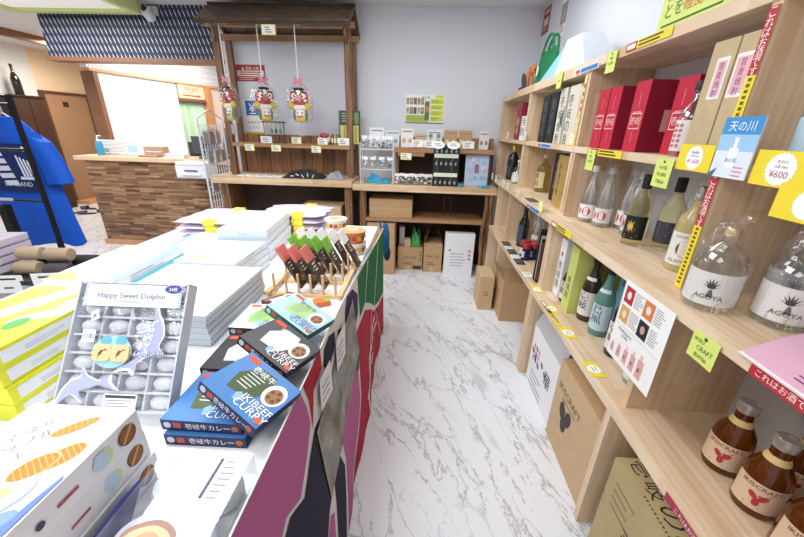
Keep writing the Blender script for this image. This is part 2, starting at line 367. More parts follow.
SAKE = [(.050,0),(.053,.01),(.053,.20),(.050,.225),(.030,.28),(.0165,.31),(.0155,.385),(.018,.388),(.018,.40)]
DKGL = mat('dark_bottle_glass', '#1d1a17', .08, coat=.5)
def rad_at(prof, z):
    for (r0,a),(r1,b) in zip(prof, prof[1:]):
        if a <= z <= b: return r0 if b == a else r0+(r1-r0)*(z-a)/(b-a)
    return 0
def bottle(name, label, cat, loc, prof, gm, cap=None, capm=None, sticker=None, group=None, rz=0, smooth=True, seg=24, neck=None):
    """prof: [(r,z)] bottle outline; cap (r,z0,z1); sticker (z0,z1,halfangle,material,art callback)"""
    r = thing(name, label, cat, loc, rz, group)
    MB().lathe(prof, gm, seg=seg).build('glass', r, smooth=smooth)
    if cap: MB().lathe([(cap[0]*.97,cap[1]),(cap[0],cap[1]+.002),(cap[0],cap[2]-.003),(cap[0]*.9,cap[2])], capm, seg=18).build('cap', r, smooth=True)
    if neck: MB().lathe([(neck[0],neck[1]),(neck[0],neck[2])], neck[3], seg=18, capped=False).build('neck_seal', r, smooth=True)
    if sticker:
        z0, z1, ha, sm, art = sticker; R = max(rad_at(prof, z0+(z1-z0)*k/6) for k in range(7))+.0006
        s = MB(); c0 = math.pi; s.arc([(R,z0),(R,z1)], c0-ha, c0+ha, sm, seg=14)
        if art:
            class Cyl:                      # wraps (u,v) artwork on the sticker; u=0 faces -x
                n = None
                def p(self, u, v, e=0): t = c0+u/R; return Vector(((R+e*2.5)*math.cos(t), (R+e*2.5)*math.sin(t), v))
            art(s, Cyl(), R)
        s.build('sticker', r, smooth=False)
    return r
bottle('sake_bottle', 'large dark sake bottle standing on top of the dark brown cabinet', 'bottle', (-6.05,5.43,1.72), SAKE, DKGL,
       (.02,.385,.41), C('#2a2320'), (.05,.17,1.3, C('#c9c6c0'), lambda s,c,R: s.t(c, '酒', 0, .11, .06, C('#2c2a28'))))
# slippers by the step
SL = mat('slipper_fabric', '#5a5668', .8); SLD = mat('slipper_dark', '#37343f', .8)
def slipper():
    r = thing('slipper', '', 'slipper')
    b = MB(); P = [(.045*math.cos(t)*(1.05 if math.sin(t) > 0 else .85), .125*math.sin(t)) for t in [2*math.pi*k/18 for k in range(18)]]
    b.prism(P, 0, .018, F((0,0,0),(1,0,0),(0,1,0)), SLD); b.build('sole', r, bevel=.003)
    b = MB(); vs = []; fs = []
    for i in range(6):
        y = .01+.11*i/5; hw = .046*math.sqrt(max(.02, 1-(y/.128)**2))
        for k in range(9): t = math.pi*k/8; vs.append((hw*math.cos(t), y, .018+(.045-.012*i/5)*math.sin(t)))
    for i in range(5):
        for k in range(8): j = i*9+k; fs.append((j, j+1, j+10, j+9))
    b.put(vs, fs, SL); b.build('upper', r, smooth=True); return r
s0 = slipper(); first = True
sp = [(-5.60,5.18,2.0,'grey slipper on the hall floor closest to the blue shirts'), (-5.34,5.20,2.0,'second grey slipper from the blue shirts on the hall floor'),
      (-5.62,5.52,1.7,'grey slipper lying close to the threshold of the hall door'), (-5.33,5.62,1.6,'grey slipper in the middle of the row before the hall door'),
      (-5.20,5.40,2.2,'grey slipper in front of the middle of the hall door row'), (-5.10,5.68,1.5,'second grey slipper from the wood clad counter'), (-4.93,5.58,1.6,'grey slipper on the hall floor nearest the wood clad counter')]
for x, y, z, l in sp:
    if first: s0.location = (x,y,0); s0.rotation_euler = (0,0,z); tag(s0, l, 'slipper', 'slippers by the hall door'); first = False
    else: clone(s0, (x,y,0), z, l)
# ceiling light with pale green frame
cl = thing('ceiling_light', 'square ceiling light with a pale yellow-green frame in front of the blue patterned header', 'ceiling light', (-3.32,3.12,2.33))
GF = mat('light_frame_green', '#d6dd96', .5)
g = MB()
for a_, b_ in (((-.63,.57,0),(.63,.64,.1)), ((-.63,-.64,0),(.63,-.57,.1)), ((-.63,-.57,0),(-.57,.57,.1)), ((.57,-.57,0),(.63,.57,.1))): g.box(a_, b_, GF)
g.build('frame', cl, bevel=.006)
MB().box((-.57,-.57,.03), (.57,.57,.045), mat('light_diffuser', '#f3efec', .5, emit=.3)).build('diffuser', cl)
# security camera on the header
sc_ = thing('security_camera', 'small white security camera fixed high on the blue patterned header', 'camera', (-2.62,3.82,2.31))
CW = mat('camera_shell', '#d9dbde', .35)
MB().box((-.05,-.03,.03), (.05,0,.10), CW).build('mount', sc_, bevel=.006)
Mx = Matrix.Translation((0,-.075,.02)) @ Matrix.Rotation(math.radians(55), 4, 'X')
MB().lathe([(.03,-.05),(.045,-.035),(.048,.02),(.040,.055),(.032,.06)], CW, M=Mx, seg=20).build('body', sc_, smooth=True)
Mx = Mx @ Matrix.Translation((0,0,.06))
lb = MB().lathe([(.026,0),(.026,.004),(.012,.006)], C('#2b2d33'), M=Mx, seg=18).build('lens', sc_, smooth=True)
# reception counter
rc = thing('reception_counter', 'reception counter clad in brown wood blocks with a pale wood top', 'counter', (-2.9,4.1,0))
MB().box((-.90,-.24,.06), (.86,.22,.985), LEDGE).build('clad_front', rc)
MB().box((-.94,-.25,0), (.87,.22,.06), PEACH).build('plinth', rc)
MB().box((-1.0,-.27,.985), (.88,.27,1.03), mat('counter_top_wood', '#e3c19c', .35, noise=.05, nscale=7)).build('counter_top', rc, bevel=.006)
# things on the reception counter
ZT = 1.031
sb = thing('sanitizer_bottle', 'clear pump bottle of blue hand sanitizer on the reception counter', 'bottle', (-3.68,3.97,ZT))
MB().lathe([(.036,0),(.038,.01),(.038,.12),(.03,.145),(.014,.155)], mat('blue_gel', '#58b6df', .15, trans=.5), seg=18).build('bottle_body', sb, smooth=True)
b = MB(); b.lathe([(.016,.155),(.016,.175)], C('#f0f4f6'), seg=12); b.lathe([(.006,.175),(.006,.205)], C('#f0f4f6'), seg=8); b.tube([(0,0,.205),(0,0,.212),(.045,0,.210)], .006, C('#f0f4f6')); b.build('pump', sb)
def acrylic(label, loc, w_, h, rz, art):
    r = thing('acrylic_stand', label, 'card stand', loc, rz)
    b = MB(); b.box((-w_/2,-.004,.012), (w_/2,.004,h), CLEARBOX); b.box((-w_/2,-.03,0), (w_/2,.035,.010), CLEARBOX); b.build('clear_holder', r)
    a = MB(); fr = F((-w_/2+.005,-.0045,.014), (1,0,0), (0,0,1)); a.q(fr, 0, 0, w_-.01, h-.02, PAPER); art(a, fr, w_-.01, h-.02); a.build('printed_card', r); return r
ink = C('#6b7280')
acrylic('clear stand with a printed notice behind the blue sanitizer bottle', (-3.60,4.12,ZT), .42, .17, 0, lambda a,f,w,h: (a.lines(f,.02,h-.02,w-.05,8,.015,ink,.004), a.q(f,.02,.01,.10,.05,C('#7fb8cf'))))
acrylic('clear stand with a blue card next to the brown tissue box', (-3.34,4.03,ZT), .13, .18, .2, lambda a,f,w,h: (a.q(f,.01,.02,w-.01,.10,C('#a9d4e6')), a.lines(f,.015,h-.02,w-.03,3,.012,ink,.004)))
tb = boxthing('tissue_box', 'brown cardboard tissue box on the reception counter', 'box', (-3.15,4.15,ZT), (.22,.12,.10), .1, mat('tissue_brown', '#b49a82', .7), art=lambda a,f,w,d,h: (a.q(f['front'],.02,.045,w-.02,.055,C('#f0e8de')), a.el(f['top'],w/2,d/2,.07,.02,C('#6e5a48'))), body='box_body')
tr = thing('pen_tray', 'shallow brown tray lying beside the tissue box on the reception counter', 'tray', (-3.10,3.97,ZT))
b = MB(); b.box((-.11,-.05,0),(.11,.05,.006),C('#9c7550')); 
for a_, c_ in (((-.11,-.05,.006),(.11,-.044,.016)),((-.11,.044,.006),(.11,.05,.016)),((-.11,-.044,.006),(-.104,.044,.016)),((.104,-.044,.006),(.11,.044,.016))): b.box(a_, c_, C('#9c7550'))
b.build('tray', tr); MB().tube([(-.08,-.01,.011),(.07,.015,.011)],.004,C('#d9d9d9')).build('pen', tr)
cd = thing('desk_calendar', 'small dark screen standing at the back of the reception counter', 'screen', (-2.74,4.27,ZT))
MB().box((-.085,-.01,.02),(.085,.01,.16),C('#3a3c42')).build('panel', cd, bevel=.003); MB().box((-.07,-.03,0),(.07,.03,.02),C('#2c2d31')).build('base', cd)
pb = boxthing('card_box', 'white box of cards on the reception counter in front of the small dark screen', 'box', (-2.78,3.97,ZT), (.22,.10,.045), 0, WHITE, art=lambda a,f,w,d,h: a.lines(f['front'],.01,h-.008,w-.03,3,.011,ink,.003), body='box_body')
mo = thing('monitor', 'dark flat monitor turned away on the reception counter', 'monitor', (-2.46,4.02,ZT))
DK = mat('monitor_plastic', '#4c4d54', .4)
MB().box((-.15,-.015,.06),(.15,.015,.235),DK).build('screen', mo, bevel=.006); MB().box((-.03,-.005,.015),(.03,.02,.07),DK).build('neck', mo); MB().lathe([(.09,0),(.088,.012),(.03,.016)],DK).build('base', mo, smooth=True)
pr_ = thing('printer', 'small white receipt printer fixed to the front of the reception counter', 'printer', (-2.41,3.715,.86))
PW = mat('printer_white', '#eceef0', .35)
MB().box((-.17,-.11,.0),(.17,.105,.13),PW).build('body', pr_, bevel=.012); MB().box((-.17,-.10,.132),(.17,.105,.16),PW).build('lid', pr_, bevel=.008)
MB().box((-.07,-.114,.07),(.07,-.1105,.085),C('#55585e')).build('paper_slot', pr_); MB().box((-.10,-.135,.035),(.10,-.111,.042),PW).build('paper_tray', pr_); MB().box((-.08,.1055,.02),(.08,.142,.12),C('#c7cacd')).build('bracket', pr_)
ph = thing('cash_terminal', 'dark grey register screen tilted behind the white wire panel', 'screen', (-2.16,4.05,ZT))
MB().box((-.12,-.02,.05),(.12,.012,.33),DK,M=Matrix.Rotation(-.25,4,'X')).build('screen', ph, bevel=.005); MB().box((-.09,-.07,0),(.09,.07,.035),DK).build('base', ph)
# ================================================================ notices on the walls
def poster(name, label, cat, fr, w_, h, base, art, th=.003):
    b = MB(); b.prism([(0,0),(w_,0),(w_,h),(0,h)], .0005, th, fr, base); r = b.build(name); tag(r, label, cat)
    a = MB(); art(a, F(fr.o+fr.n*th, fr.u, fr.v), w_, h); a.build('printed_artwork', r); return r
RED = C('#a83a36')
poster('wall_sign', 'red and white notice on the back wall behind the roofed stall', 'notice', F((-1.88,3.8,1.80),(1,0,0),(0,0,1)), .29, .145, RED,
  lambda a,f,w,h: (a.t(f,'▲ 壱岐 の旅',w/2,h-.03,.03,C('#f6e7d8')), a.q(f,.01,.045,w-.01,.095,C('#ead9cf')), a.lines(f,.03,.085,w-.06,2,.02,C('#8e2f2b'),.008), a.lines(f,.02,.035,w-.05,2,.014,C('#f0c9b0'),.005)))
def yen(a,f,w,h):
    a.q(f,.03,h-.15,w-.03,h-.012,C('#2f6db0')); a.t(f,'¥',w/2,h-.08,.085,C('#ffffff')); a.q(f,.06,h-.135,w-.06,h-.128,C('#ffffff'))
    a.t(f,'お会計は',w/2,.115,.03,C('#3c4656')); a.t(f,'こちら',w/2,.07,.03,C('#3c4656')); a.q(f,0,0,w,.022,C('#e8b53c'))
poster('payment_sign', 'white notice with a blue yen symbol behind the roofed stall', 'notice', F((-1.86,3.8,1.31),(1,0,0),(0,0,1)), .19, .33, PAPER, yen)
def leaf(a,f,w,h):
    cols = ['#c9bda6','#8a6a55','#6f7f55','#b7a48c','#5b5750','#a88f7a']
    a.q(f,0,0,w,h,C('#eef0ea')); 
    for r_ in range(2):
        for c in range(5):
            x0 = .006+c*.036; y0 = .085+r_*.085
            a.q(f,x0,y0,x0+.031,y0+.06,C(cols[(c*2+r_*3) % 6]),.001)
            a.el(f,x0+.015,y0+.035,.009,.012,C(cols[(c+3*r_+2) % 6]),.0013)
    a.q(f,.005,.012,.235,.075,C('#a9b84c'),.001); a.q(f,.19,.03,.235,.20,C('#63705a'),.0012); a.el(f,.215,.13,.016,.03,C('#c58b6a'),.0014)
    for i in range(4): a.q(f,.245,.02+i*.052,.372,.064+i*.052,C('#d3dd3f'),.001); a.lines(f,.255,.058+i*.052,.10,3,.011,C('#8a9430'),.004,.0015)
    a.t(f,'島の体験',.20,.235,.018,C('#3c4a30')); a.q(f,.29,.226,.372,.255,C('#d3dd3f'),.001); a.q(f,0,0,w,.008,C('#3b4046'),.001)
poster('leaflet_poster', 'yellow-green poster with small photographs taped on the back wall', 'poster', F((-.197,3.8,1.46),(1,0,0),(0,0,1)), .38, .258, PAPER, leaf)
poster('warning_notice', 'small dark red notice high on the side wall near the corner', 'notice', F((1.02,3.785,2.215),(0,-1,0),(0,0,1)), .18, .20, C('#8f3b3a'),
  lambda a,f,w,h: (a.q(f,.02,h-.05,w-.02,h-.02,C('#d8b5ae')), a.q(f,.03,.06,w-.03,.12,C('#e6d2cb')), a.lines(f,.03,.05,w-.06,2,.018,C('#e0c0b8'),.006)))
poster('photo_poster', 'pale poster with a grey photograph high on the side wall above the green bag', 'poster', F((1.02,3.32,2.10),(0,-1,0),(0,0,1)), .16, .30, PAPER,
  lambda a,f,w,h: (a.q(f,.015,.08,w-.015,.22,C('#9aa1a6')), a.el(f,w/2,.14,.03,.045,C('#c9a79b'),.001), a.lines(f,.02,.07,w-.05,3,.018,C('#8b6f6f'),.006), a.q(f,.02,h-.05,w-.03,h-.035,C('#8d9296'))))
# ================================================================ the pine shelf along the side wall
def shelf_unit(label, y0, y1, ups, low_ups, ylow, top_th):
    r = thing('display_shelf', label, 'shelf', (0,0,0))
    for x0, z0, z1, ye in ((.735,1.712-top_th,1.712,y1), (.735,1.317,1.345,y1), (.655,.975,1.003,ylow), (.655,.545,.573,ylow)):
        MB().box((x0,y0,z0),(1.018,ye,z1),PINE_H).build('shelf_board', r, bevel=.0015)
    if ylow < y1: MB().box((.735,ylow+.0005,.975),(1.018,y1,1.003),PINE_H).build('shelf_board', r)
    for y in ups:
        for x0, z0, z1 in ((.74,1.345,1.712-top_th),(.74,1.003,1.317)): MB().box((x0,y-.014,z0),(1.018,y+.014,z1),PINE_V).build('upright', r)
    for y in low_ups:
        for x0, z0, z1 in ((.70,.573,.975),(.66,0,.545)): MB().box((x0,y-.014,z0),(1.018,y+.014,z1),PINE_V).build('upright', r)
    return r
shelf_unit('pine shelf unit nearer the camera, holding red cartons and wrapped plum bottles', .02, 1.858, (.035,.945,1.843), (.035,.945,1.843), 1.858, .036)
shelf_unit('pine shelf unit at the far corner, under the green bag', 1.861, 3.74, (1.876,2.80,3.724), (1.876,2.80,3.262), 3.278, .048)
ZA, ZB, ZC, ZD = 1.346, 1.004, .574, .0015          # tops of the boards, and the floor
def fx(x, y, z): return F((x, y, z), (0,-1,0), (0,0,1))     # a face looking into the aisle
# ---------------------------------------------------------------- cartons on the upper board
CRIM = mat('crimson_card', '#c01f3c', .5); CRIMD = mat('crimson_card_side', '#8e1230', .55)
def crim(a,f,w,d,h):
    L_ = f['left']; c = C('#f0c9c4')
    a.t(L_,'壱岐',d/2,h*.45,.05,c,wmax=d*.62); a.q(L_,.012,h*.545,d-.012,h*.56,c); a.q(L_,.012,h*.33,d-.012,h*.345,c); 
    for x in (.012,d-.012-.003): a.q(L_,x,h*.33,x+.003,h*.56,c)
    a.q(L_,.02,h*.33,d-.02,h*.33+.002,c); a.q(L_,.02,h*.57,d-.02,h*.57+.002,c); a.q(L_,d/2-.0008,h*.65,d/2+.0008,h*.85,c); a.q(L_,d/2-.0008,h*.12,d/2+.0008,h*.28,c)
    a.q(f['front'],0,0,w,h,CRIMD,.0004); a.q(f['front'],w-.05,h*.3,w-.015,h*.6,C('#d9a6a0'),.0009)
def crim_box(label, x, y, wd=.10, dp=.09, h=.232):
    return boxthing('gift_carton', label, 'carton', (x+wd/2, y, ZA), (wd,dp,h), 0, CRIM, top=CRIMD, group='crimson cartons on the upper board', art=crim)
crim_box('crimson gift carton at the far end of the crimson row, against the shelf upright', .755, 1.688)
crim_box('crimson gift carton second from the shelf upright, next to its twin', .755, 1.592)
crim_box('crimson gift carton standing apart with its dark red side showing', .755, 1.408, .115)
crim_box('crimson gift carton behind the small clear bottle, next to the tall beige cartons', .79, 1.235, .10, .09, .225)
LB = [(.032,0),(.034,.006),(.034,.12),(.028,.15),(.013,.18),(.012,.215),(.014,.216),(.014,.225)]
def lbl_txt(t_, col='#3a3a3a', size=.03, vert=True):
    def fn(s,c,R):
        if vert:
            for i, ch in enumerate(t_): s.t(c, ch, 0, .115-i*size*1.15, size, C(col))
        else: s.t(c, t_, 0, .08, size, C(col))
    return fn
bottle('liquor_bottle', 'clear bottle with a red and cream label between the crimson cartons', 'bottle', (.83,1.50,ZA), LB, GLASS, (.0145,.21,.228), C('#c94a55'), (.02,.11,1.2,C('#d9737c'),lambda s,c,R: (s.q(c,-.018,.03,.018,.10,C('#e9cfa8'),.0006), s.t(c,'壱岐',0,.065,.03,C('#8c3038')))))
bottle('liquor_bottle', 'small clear bottle with a patterned white label against the tall beige carton', 'bottle', (.775,1.150,ZA), [(.03,0),(.033,.006),(.033,.10),(.03,.125),(.012,.15),(.012,.185),(.014,.187),(.014,.2)], GLASS, (.0145,.178,.203), C('#3a2a30'), (.015,.10,1.3,C('#e4dcd8'),lambda s,c,R: [s.el(c,(k%3-1)*.014,.03+.014*(k//3),.005,.005,C('#c4707a'),.0006) for k in range(15)]))
BEI = mat('beige_fibre_paper', '#c3ae88', .8, noise=.07, nscale=25)
def beige(a,f,w,d,h):
    L_ = f['left']; a.q(L_,.028,h*.52,d-.012,h*.86,C('#f2ebe8')); a.q(L_,.034,h*.55,d-.018,h*.83,C('#eab3bd'),.0011)
    for i, ch in enumerate('昔麦焼酎'): a.t(L_,ch,d/2+.008,h*.79-i*.021,.018,C('#6a4a78'),.0016)
    for k in range(16): x = random.uniform(.005,d-.02); z = random.uniform(.01,h*.5); a.pg(L_,[(x,z),(x+.012,z+.006),(x+.013,z+.0068),(x+.001,z+.0012)],C('#9a875f'),.0006)
boxthing('gift_carton', 'tall beige fibre-paper carton next to the small clear bottle', 'carton', (.80,1.070,ZA), (.10,.082,.285), 0, BEI, group='tall beige cartons', art=beige)
boxthing('gift_carton', 'tall beige fibre-paper carton pressed against the upright with the warning strip', 'carton', (.80,.993,ZA), (.10,.062,.285), 0, BEI, group='tall beige cartons', art=lambda a,f,w,d,h: (a.q(f['left'],.004,h*.52,d-.008,h*.86,C('#f2ebe8')), a.q(f['left'],.009,h*.55,d-.013,h*.83,C('#eab3bd'),.0011), [a.t(f['left'],ch,d/2-.002,h*.79-i*.021,.018,C('#6a4a78'),.0016) for i, ch in enumerate('昔麦焼酎')]))
# far unit, upper board
BLK = mat('black_card', '#151517', .55); IVO = mat('ivory_card', '#dcd6c6', .6)
def vtext(t_, col, size, top=.86, face='left', dx=0):
    def fn(a,f,w,d,h):
        for i, ch in enumerate(t_): a.t(f[face], ch, d/2+dx, h*top-i*size*1.15-size/2, size, C(col))
    return fn
boxthing('gift_carton', 'black carton with faint script next to the middle upright of the far shelf', 'carton', (.81,2.46,ZA), (.11,.13,.275), 0, BLK, group='black cartons', art=vtext('黒壱岐','#5d6472',.06))
boxthing('gift_carton', 'black carton with faint script between another black carton and the ivory cartons', 'carton', (.81,2.315,ZA), (.11,.13,.28), 0, BLK, group='black cartons', art=vtext('黒壱岐','#5d6472',.06))
boxthing('gift_carton', 'ivory carton with black brush script beside the black cartons', 'carton', (.805,2.175,ZA), (.10,.105,.285), 0, IVO, art=lambda a,f,w,d,h: (vtext('壱岐焼酎','#2a2c30',.055)(a,f,w,d,h), a.pg(f['left'],[(.055,.12),(.10,.2),(.10,.08)],C('#3f6a78'),.0006)))
boxthing('gift_carton', 'wide ivory carton with black brush script next to the striped warning strip', 'carton', (.815,2.02,ZA), (.12,.135,.285), 0, IVO, art=vtext('壱岐の島','#2a2c30',.055,dx=-.03))
boxthing('gift_carton', 'narrow pale carton with yellow script squeezed against the near upright of the far shelf', 'carton', (.80,1.918,ZA), (.10,.05,.27), 0, mat('pale_card','#d8d0b8',.6), art=vtext('特選麦','#c9a03c',.03))
boxthing('gift_carton', 'dark red carton with gold seal at the far end of the upper board', 'carton', (.80,3.10,ZA), (.10,.14,.27), 0, mat('dark_red_card','#8f2233',.5), art=lambda a,f,w,d,h: (a.star(f['left'],d/2,h*.5,.035,C('#c9a06a')), a.star(f['left'],d/2,h*.25,.03,C('#c9a06a'))))
boxthing('gift_carton', 'short white carton covered in black script beside the dark red carton', 'carton', (.80,2.93,ZA), (.10,.13,.17), 0, WHITE, art=lambda a,f,w,d,h: (vtext('芋麦','#222428',.06,.95,dx=-.03)(a,f,w,d,h), vtext('焼酎','#222428',.06,.95,dx=.035)(a,f,w,d,h)))
bottle('liquor_bottle', 'small dark bottle in the corner bay beside the dark red carton', 'bottle', (.83,3.32,ZA), LB, DKGL, (.0145,.21,.228), C('#b08d4a'), (.03,.11,1.2,C('#a9483f'),None))
# ---------------------------------------------------------------- middle board: bottles
FROSTL = film('frosted_bottle', .26, (.90,.92,.92,1), .25, .05)
WB = [(.036,0),(.038,.006),(.038,.145),(.034,.17),(.018,.195),(.0145,.21),(.0145,.255),(.0155,.256),(.0155,.262)]
FB = [(.037,0),(.039,.006),(.039,.10),(.036,.13),(.020,.19),(.015,.22),(.0145,.25),(.016,.252),(.016,.258)]
def wrap(r, R, h, jit=.07, m=None):
    """crumpled clear film bag around a bottle"""
    b = MB(); prof = [(R*1.06,.002),(R*1.10,h*.15),(R*1.09,h*.55),(R*.98,h*.75),(R*.8,h*.92),(R*.55,h*1.06),(R*.62,h*1.12)]
    seg = 16; vs = []; fs = []
    for i, (q, z) in enumerate(prof):
        for k in range(seg):
            a = 2*math.pi*k/seg; qq = q*(1+random.uniform(-jit,jit)); vs.append((qq*math.cos(a), qq*math.sin(a), max(.001,z+random.uniform(-.004,.004)*(i > 0))))
    for i in range(len(prof)-1):
        for k in range(seg): fs.append((i*seg+k, i*seg+(k+1) % seg, (i+1)*seg+(k+1) % seg, (i+1)*seg+k))
    b.put(vs, fs, m or FILM); b.build('plastic_wrap', r)
def frost_art(s,c,R):
    for u in (-.026,.018): s.el(c,u,.052,.019,.021,C('#c9434f'),.0006); s.t(c,'魂',u,.052,.018,C('#f3dfdc'),.0012)
for i, (x, y, l) in enumerate([(.815,1.735,'frosted bottle with red seals at the far end of the row, against the shelf upright'), (.845,1.645,'frosted bottle with two red seals standing at the front of the wrapped group'),
                 (.925,1.60,'frosted bottle with red seals behind the front one of the wrapped group'), (.90,1.502,'frosted bottle with red seals closest to the black label wine bottles')]):
    o = bottle('frosted_bottle', l, 'bottle', (x,y,ZB), FB, FROSTL, (.0165,.235,.262), C('#d8dcdc'), (.02,.085,1.5,C('#eeeeee'),frost_art), 'frosted bottles wrapped in film', rz=math.radians(28))
    if i in (1,3): wrap(o, .039, .25)
WINE = mat('pale_white_wine', '#f0e9bf', .03, trans=.95, ior=1.2)
def sun(s,c,R):
    g = C('#d8b45a'); 
    for k in range(12): t = math.pi*k/6; s.pg(c,[(.004*math.cos(t+1.57)-.004,.075+.004*math.sin(t+1.57)),(-.004+.026*math.cos(t),.075+.026*math.sin(t)),(-.004+.004*math.cos(t-1.57),.075+.004*math.sin(t-1.57))],g,.0008)
    s.el(c,-.004,.075,.011,.011,g,.001); s.lines(c,-.02,.042,.05,2,.008,C('#b9a26a'),.003,.0008)
bottle('wine_bottle', 'pale wine bottle with a gold sun on its black label', 'bottle', (.835,1.365,ZB), WB, WINE, (.0165,.215,.265), BLK, (.025,.115,1.35,BLK,sun), rz=math.radians(38))
bottle('wine_bottle', 'pale wine bottle with a plain dark grey label', 'bottle', (.915,1.305,ZB), WB, WINE, (.0165,.215,.265), BLK, (.03,.11,1.3,C('#3a3a44'),lambda s,c,R:(s.lines(c,-.02,.10,.045,4,.012,C('#a9a9b2'),.003,.0008))), rz=math.radians(38))
IKL = mat('yuzu_liqueur', '#dcc987', .12, trans=.35)
def ik(s,c,R):
    s.el(c,.012,.075,.026,.026,C('#6a5a2e'),.0006); s.t(c,'IK',.006,.075,.042,C('#f4f3ee'),.0012); s.t(c,'ISLAND',0,.036,.011,C('#6a5a2e'),.0008); s.t(c,'LIQUEUR',0,.112,.009,C('#8a7a4e'),.0008)
o = bottle('liqueur_bottle', 'cloudy yellow liqueur bottle with large two-letter lettering on a white label', 'bottle', (.835,1.095,ZB), WB, IKL, (.0155,.222,.262), mat('silver_cap','#b8b8ba',.3,.8), (.022,.125,1.4,C('#f1f0ec'),ik), rz=math.radians(42))
wrap(o, .038, .25, .04)
PB = [(.048,0),(.052,.008),(.052,.105),(.047,.135),(.026,.158),(.014,.168),(.0135,.185),(.016,.186),(.016,.2)]
def agave(s,c,R):
    k_ = C('#3c3f42')
    for k in range(7): t = math.radians(20+k*23); s.pg(c,[(-.004,.062),(.020*math.cos(t),.062+.026*math.sin(t)),(.004,.062)],k_,.0008)
    for k in range(5): s.q(c,-.006+.001*k,.040+.004*k,.008-.001*k,.043+.004*k,k_,.0008)
    s.t(c,'AGOYA',0,.040,.011,k_,.001); s.lines(c,-.03,.034,.06,3,.006,C('#8c8f92'),.002,.0008)
for x, y, l in [(.735,.835,'clear bottle with palm label at the front of the board beside the warning strip'), (.942,.853,'clear bottle with palm label standing behind the other two palm label bottles'), (.845,.760,'clear bottle with palm label closest to the pink flyer')]:
    o = bottle('plum_liquor_bottle', l, 'bottle', (x,y,ZB), PB, GLASS, (.0165,.183,.203), mat('gold_cap','#cdb48a',.3,.6), (.018,.10,1.5,C('#ecebe8'),agave), 'palm label bottles in crinkled film', rz=math.radians(48))
    wrap(o, .052, .205, .055)
bottle('plum_liquor_bottle', 'small clear bottle in film on the upper board behind the large price tag', 'bottle', (.82,.83,ZA), LB, GLASS, (.0145,.21,.228), C('#e6e6e8'), (.03,.10,1.3,C('#b9d3e0'),None), rz=.8)
# far unit, middle board
GOLD = mat('gold_card', '#bd9f5a', .45, metal=.2, noise=.08, nscale=15)
boxthing('gift_carton', 'gold carton with dark stripes standing in front of the black sleeve', 'carton', (.825,2.09,ZB), (.09,.10,.285), 0, GOLD, group='gold cartons', art=vtext('純金壱岐','#5a4a22',.04))
boxthing('gift_carton', 'gold carton with dark stripes nearest the striped upright', 'carton', (.825,1.985,ZB), (.09,.10,.285), 0, GOLD, group='gold cartons', art=vtext('純金壱岐','#5a4a22',.04))
boxthing('gift_carton', 'tall black sleeve carton behind the gold cartons', 'carton', (.87,2.255,ZB), (.10,.12,.285), 0, BLK, art=vtext('大古酒','#8b8b92',.05))
bottle('liquor_bottle', 'amber square bottle with a pale script label next to the black sleeve carton', 'bottle', (.87,2.63,ZB), [(.048,0),(.052,.008),(.052,.15),(.047,.175),(.018,.2),(.016,.235),(.019,.237),(.019,.255)], mat('amber_spirit','#c2a05a',.06,trans=.7), (.0195,.232,.258), C('#d6cdb4'), (.03,.14,1.1,C('#d9cc98'),lbl_txt('琥珀','#4a3c22',.045)), seg=20, rz=.3)
bottle('liquor_bottle', 'tall black bottle with a gold capsule in the far corner bay', 'bottle', (.80,3.28,ZB), [(.045,0),(.048,.008),(.048,.17),(.042,.20),(.018,.235),(.016,.28),(.018,.281),(.018,.29)], DKGL, (.0185,.235,.293), mat('gold_foil','#d8b140',.35,.7), (.03,.12,1.2,C('#3a3d42'),lbl_txt('壱岐','#b8b8b0',.04)))
bottle('liquor_bottle', 'second black bottle hidden behind the gold capsule bottle', 'bottle', (.93,3.20,ZB), WB, DKGL, (.0165,.215,.265), C('#9aa0a4'), (.03,.11,1.2,C('#c9ccd0'),None))
bottle('liquor_bottle', 'clear round bottle with black script on it beside the black gold capsule bottle', 'bottle', (.79,3.02,ZB), [(.04,0),(.047,.02),(.045,.08),(.03,.12),(.013,.15),(.013,.18)], GLASS, (.0145,.168,.188), C('#e4e4e6'), (.02,.085,1.4,C('#d9dcdf'),lbl_txt('泡盛','#26282c',.03)))
bottle('liquor_bottle', 'small dark bottle with white label beside the middle upright of the far shelf', 'bottle', (.90,2.90,ZB), LB, DKGL, (.0145,.21,.228), C('#7c8084'), (.03,.11,1.2,C('#d6d8da'),lbl_txt('島','#2b2d31',.04)))
# ---------------------------------------------------------------- lower board
YG = mat('lime_carton', '#cfd97a', .55)
boxthing('gift_carton', 'slim white carton with black brush writing on the lower board', 'carton', (.81,1.785,ZC), (.10,.075,.315), 0, WHITE, art=lambda a,f,w,d,h: (vtext('壱岐島','#24262a',.045,.62)(a,f,w,d,h), a.el(f['left'],d/2,h*.75,.012,.012,C('#c0504e'))))
bottle('liquor_bottle', 'short black bottle with a white label between the white and lime cartons', 'bottle', (.79,1.705,ZC), LB, DKGL, (.0145,.21,.228), C('#1c1c1f'), (.02,.12,1.3,C('#e8e8e4'),lbl_txt('村娘','#1c1c1f',.04)))
boxthing('gift_carton', 'lime yellow carton with black brush writing on the lower board', 'carton', (.80,1.612,ZC), (.11,.082,.33), 0, YG, art=vtext('麦焼酎','#38401c',.035,.55))
BR = mat('brown_bottle_glass', '#3a2a22', .08, coat=.5); TEAL = mat('teal_bottle_glass', '#7fb6ae', .07, trans=.45)
TALL = [(.037,0),(.04,.008),(.04,.16),(.036,.19),(.020,.235),(.0145,.255),(.0145,.30),(.0165,.302),(.0165,.31)]
def brush(t_, col='#26282c'):
    return lambda s,c,R: [s.t(c,ch,-.004,.128-i*.045,.042,C(col)) for i,ch in enumerate(t_)]
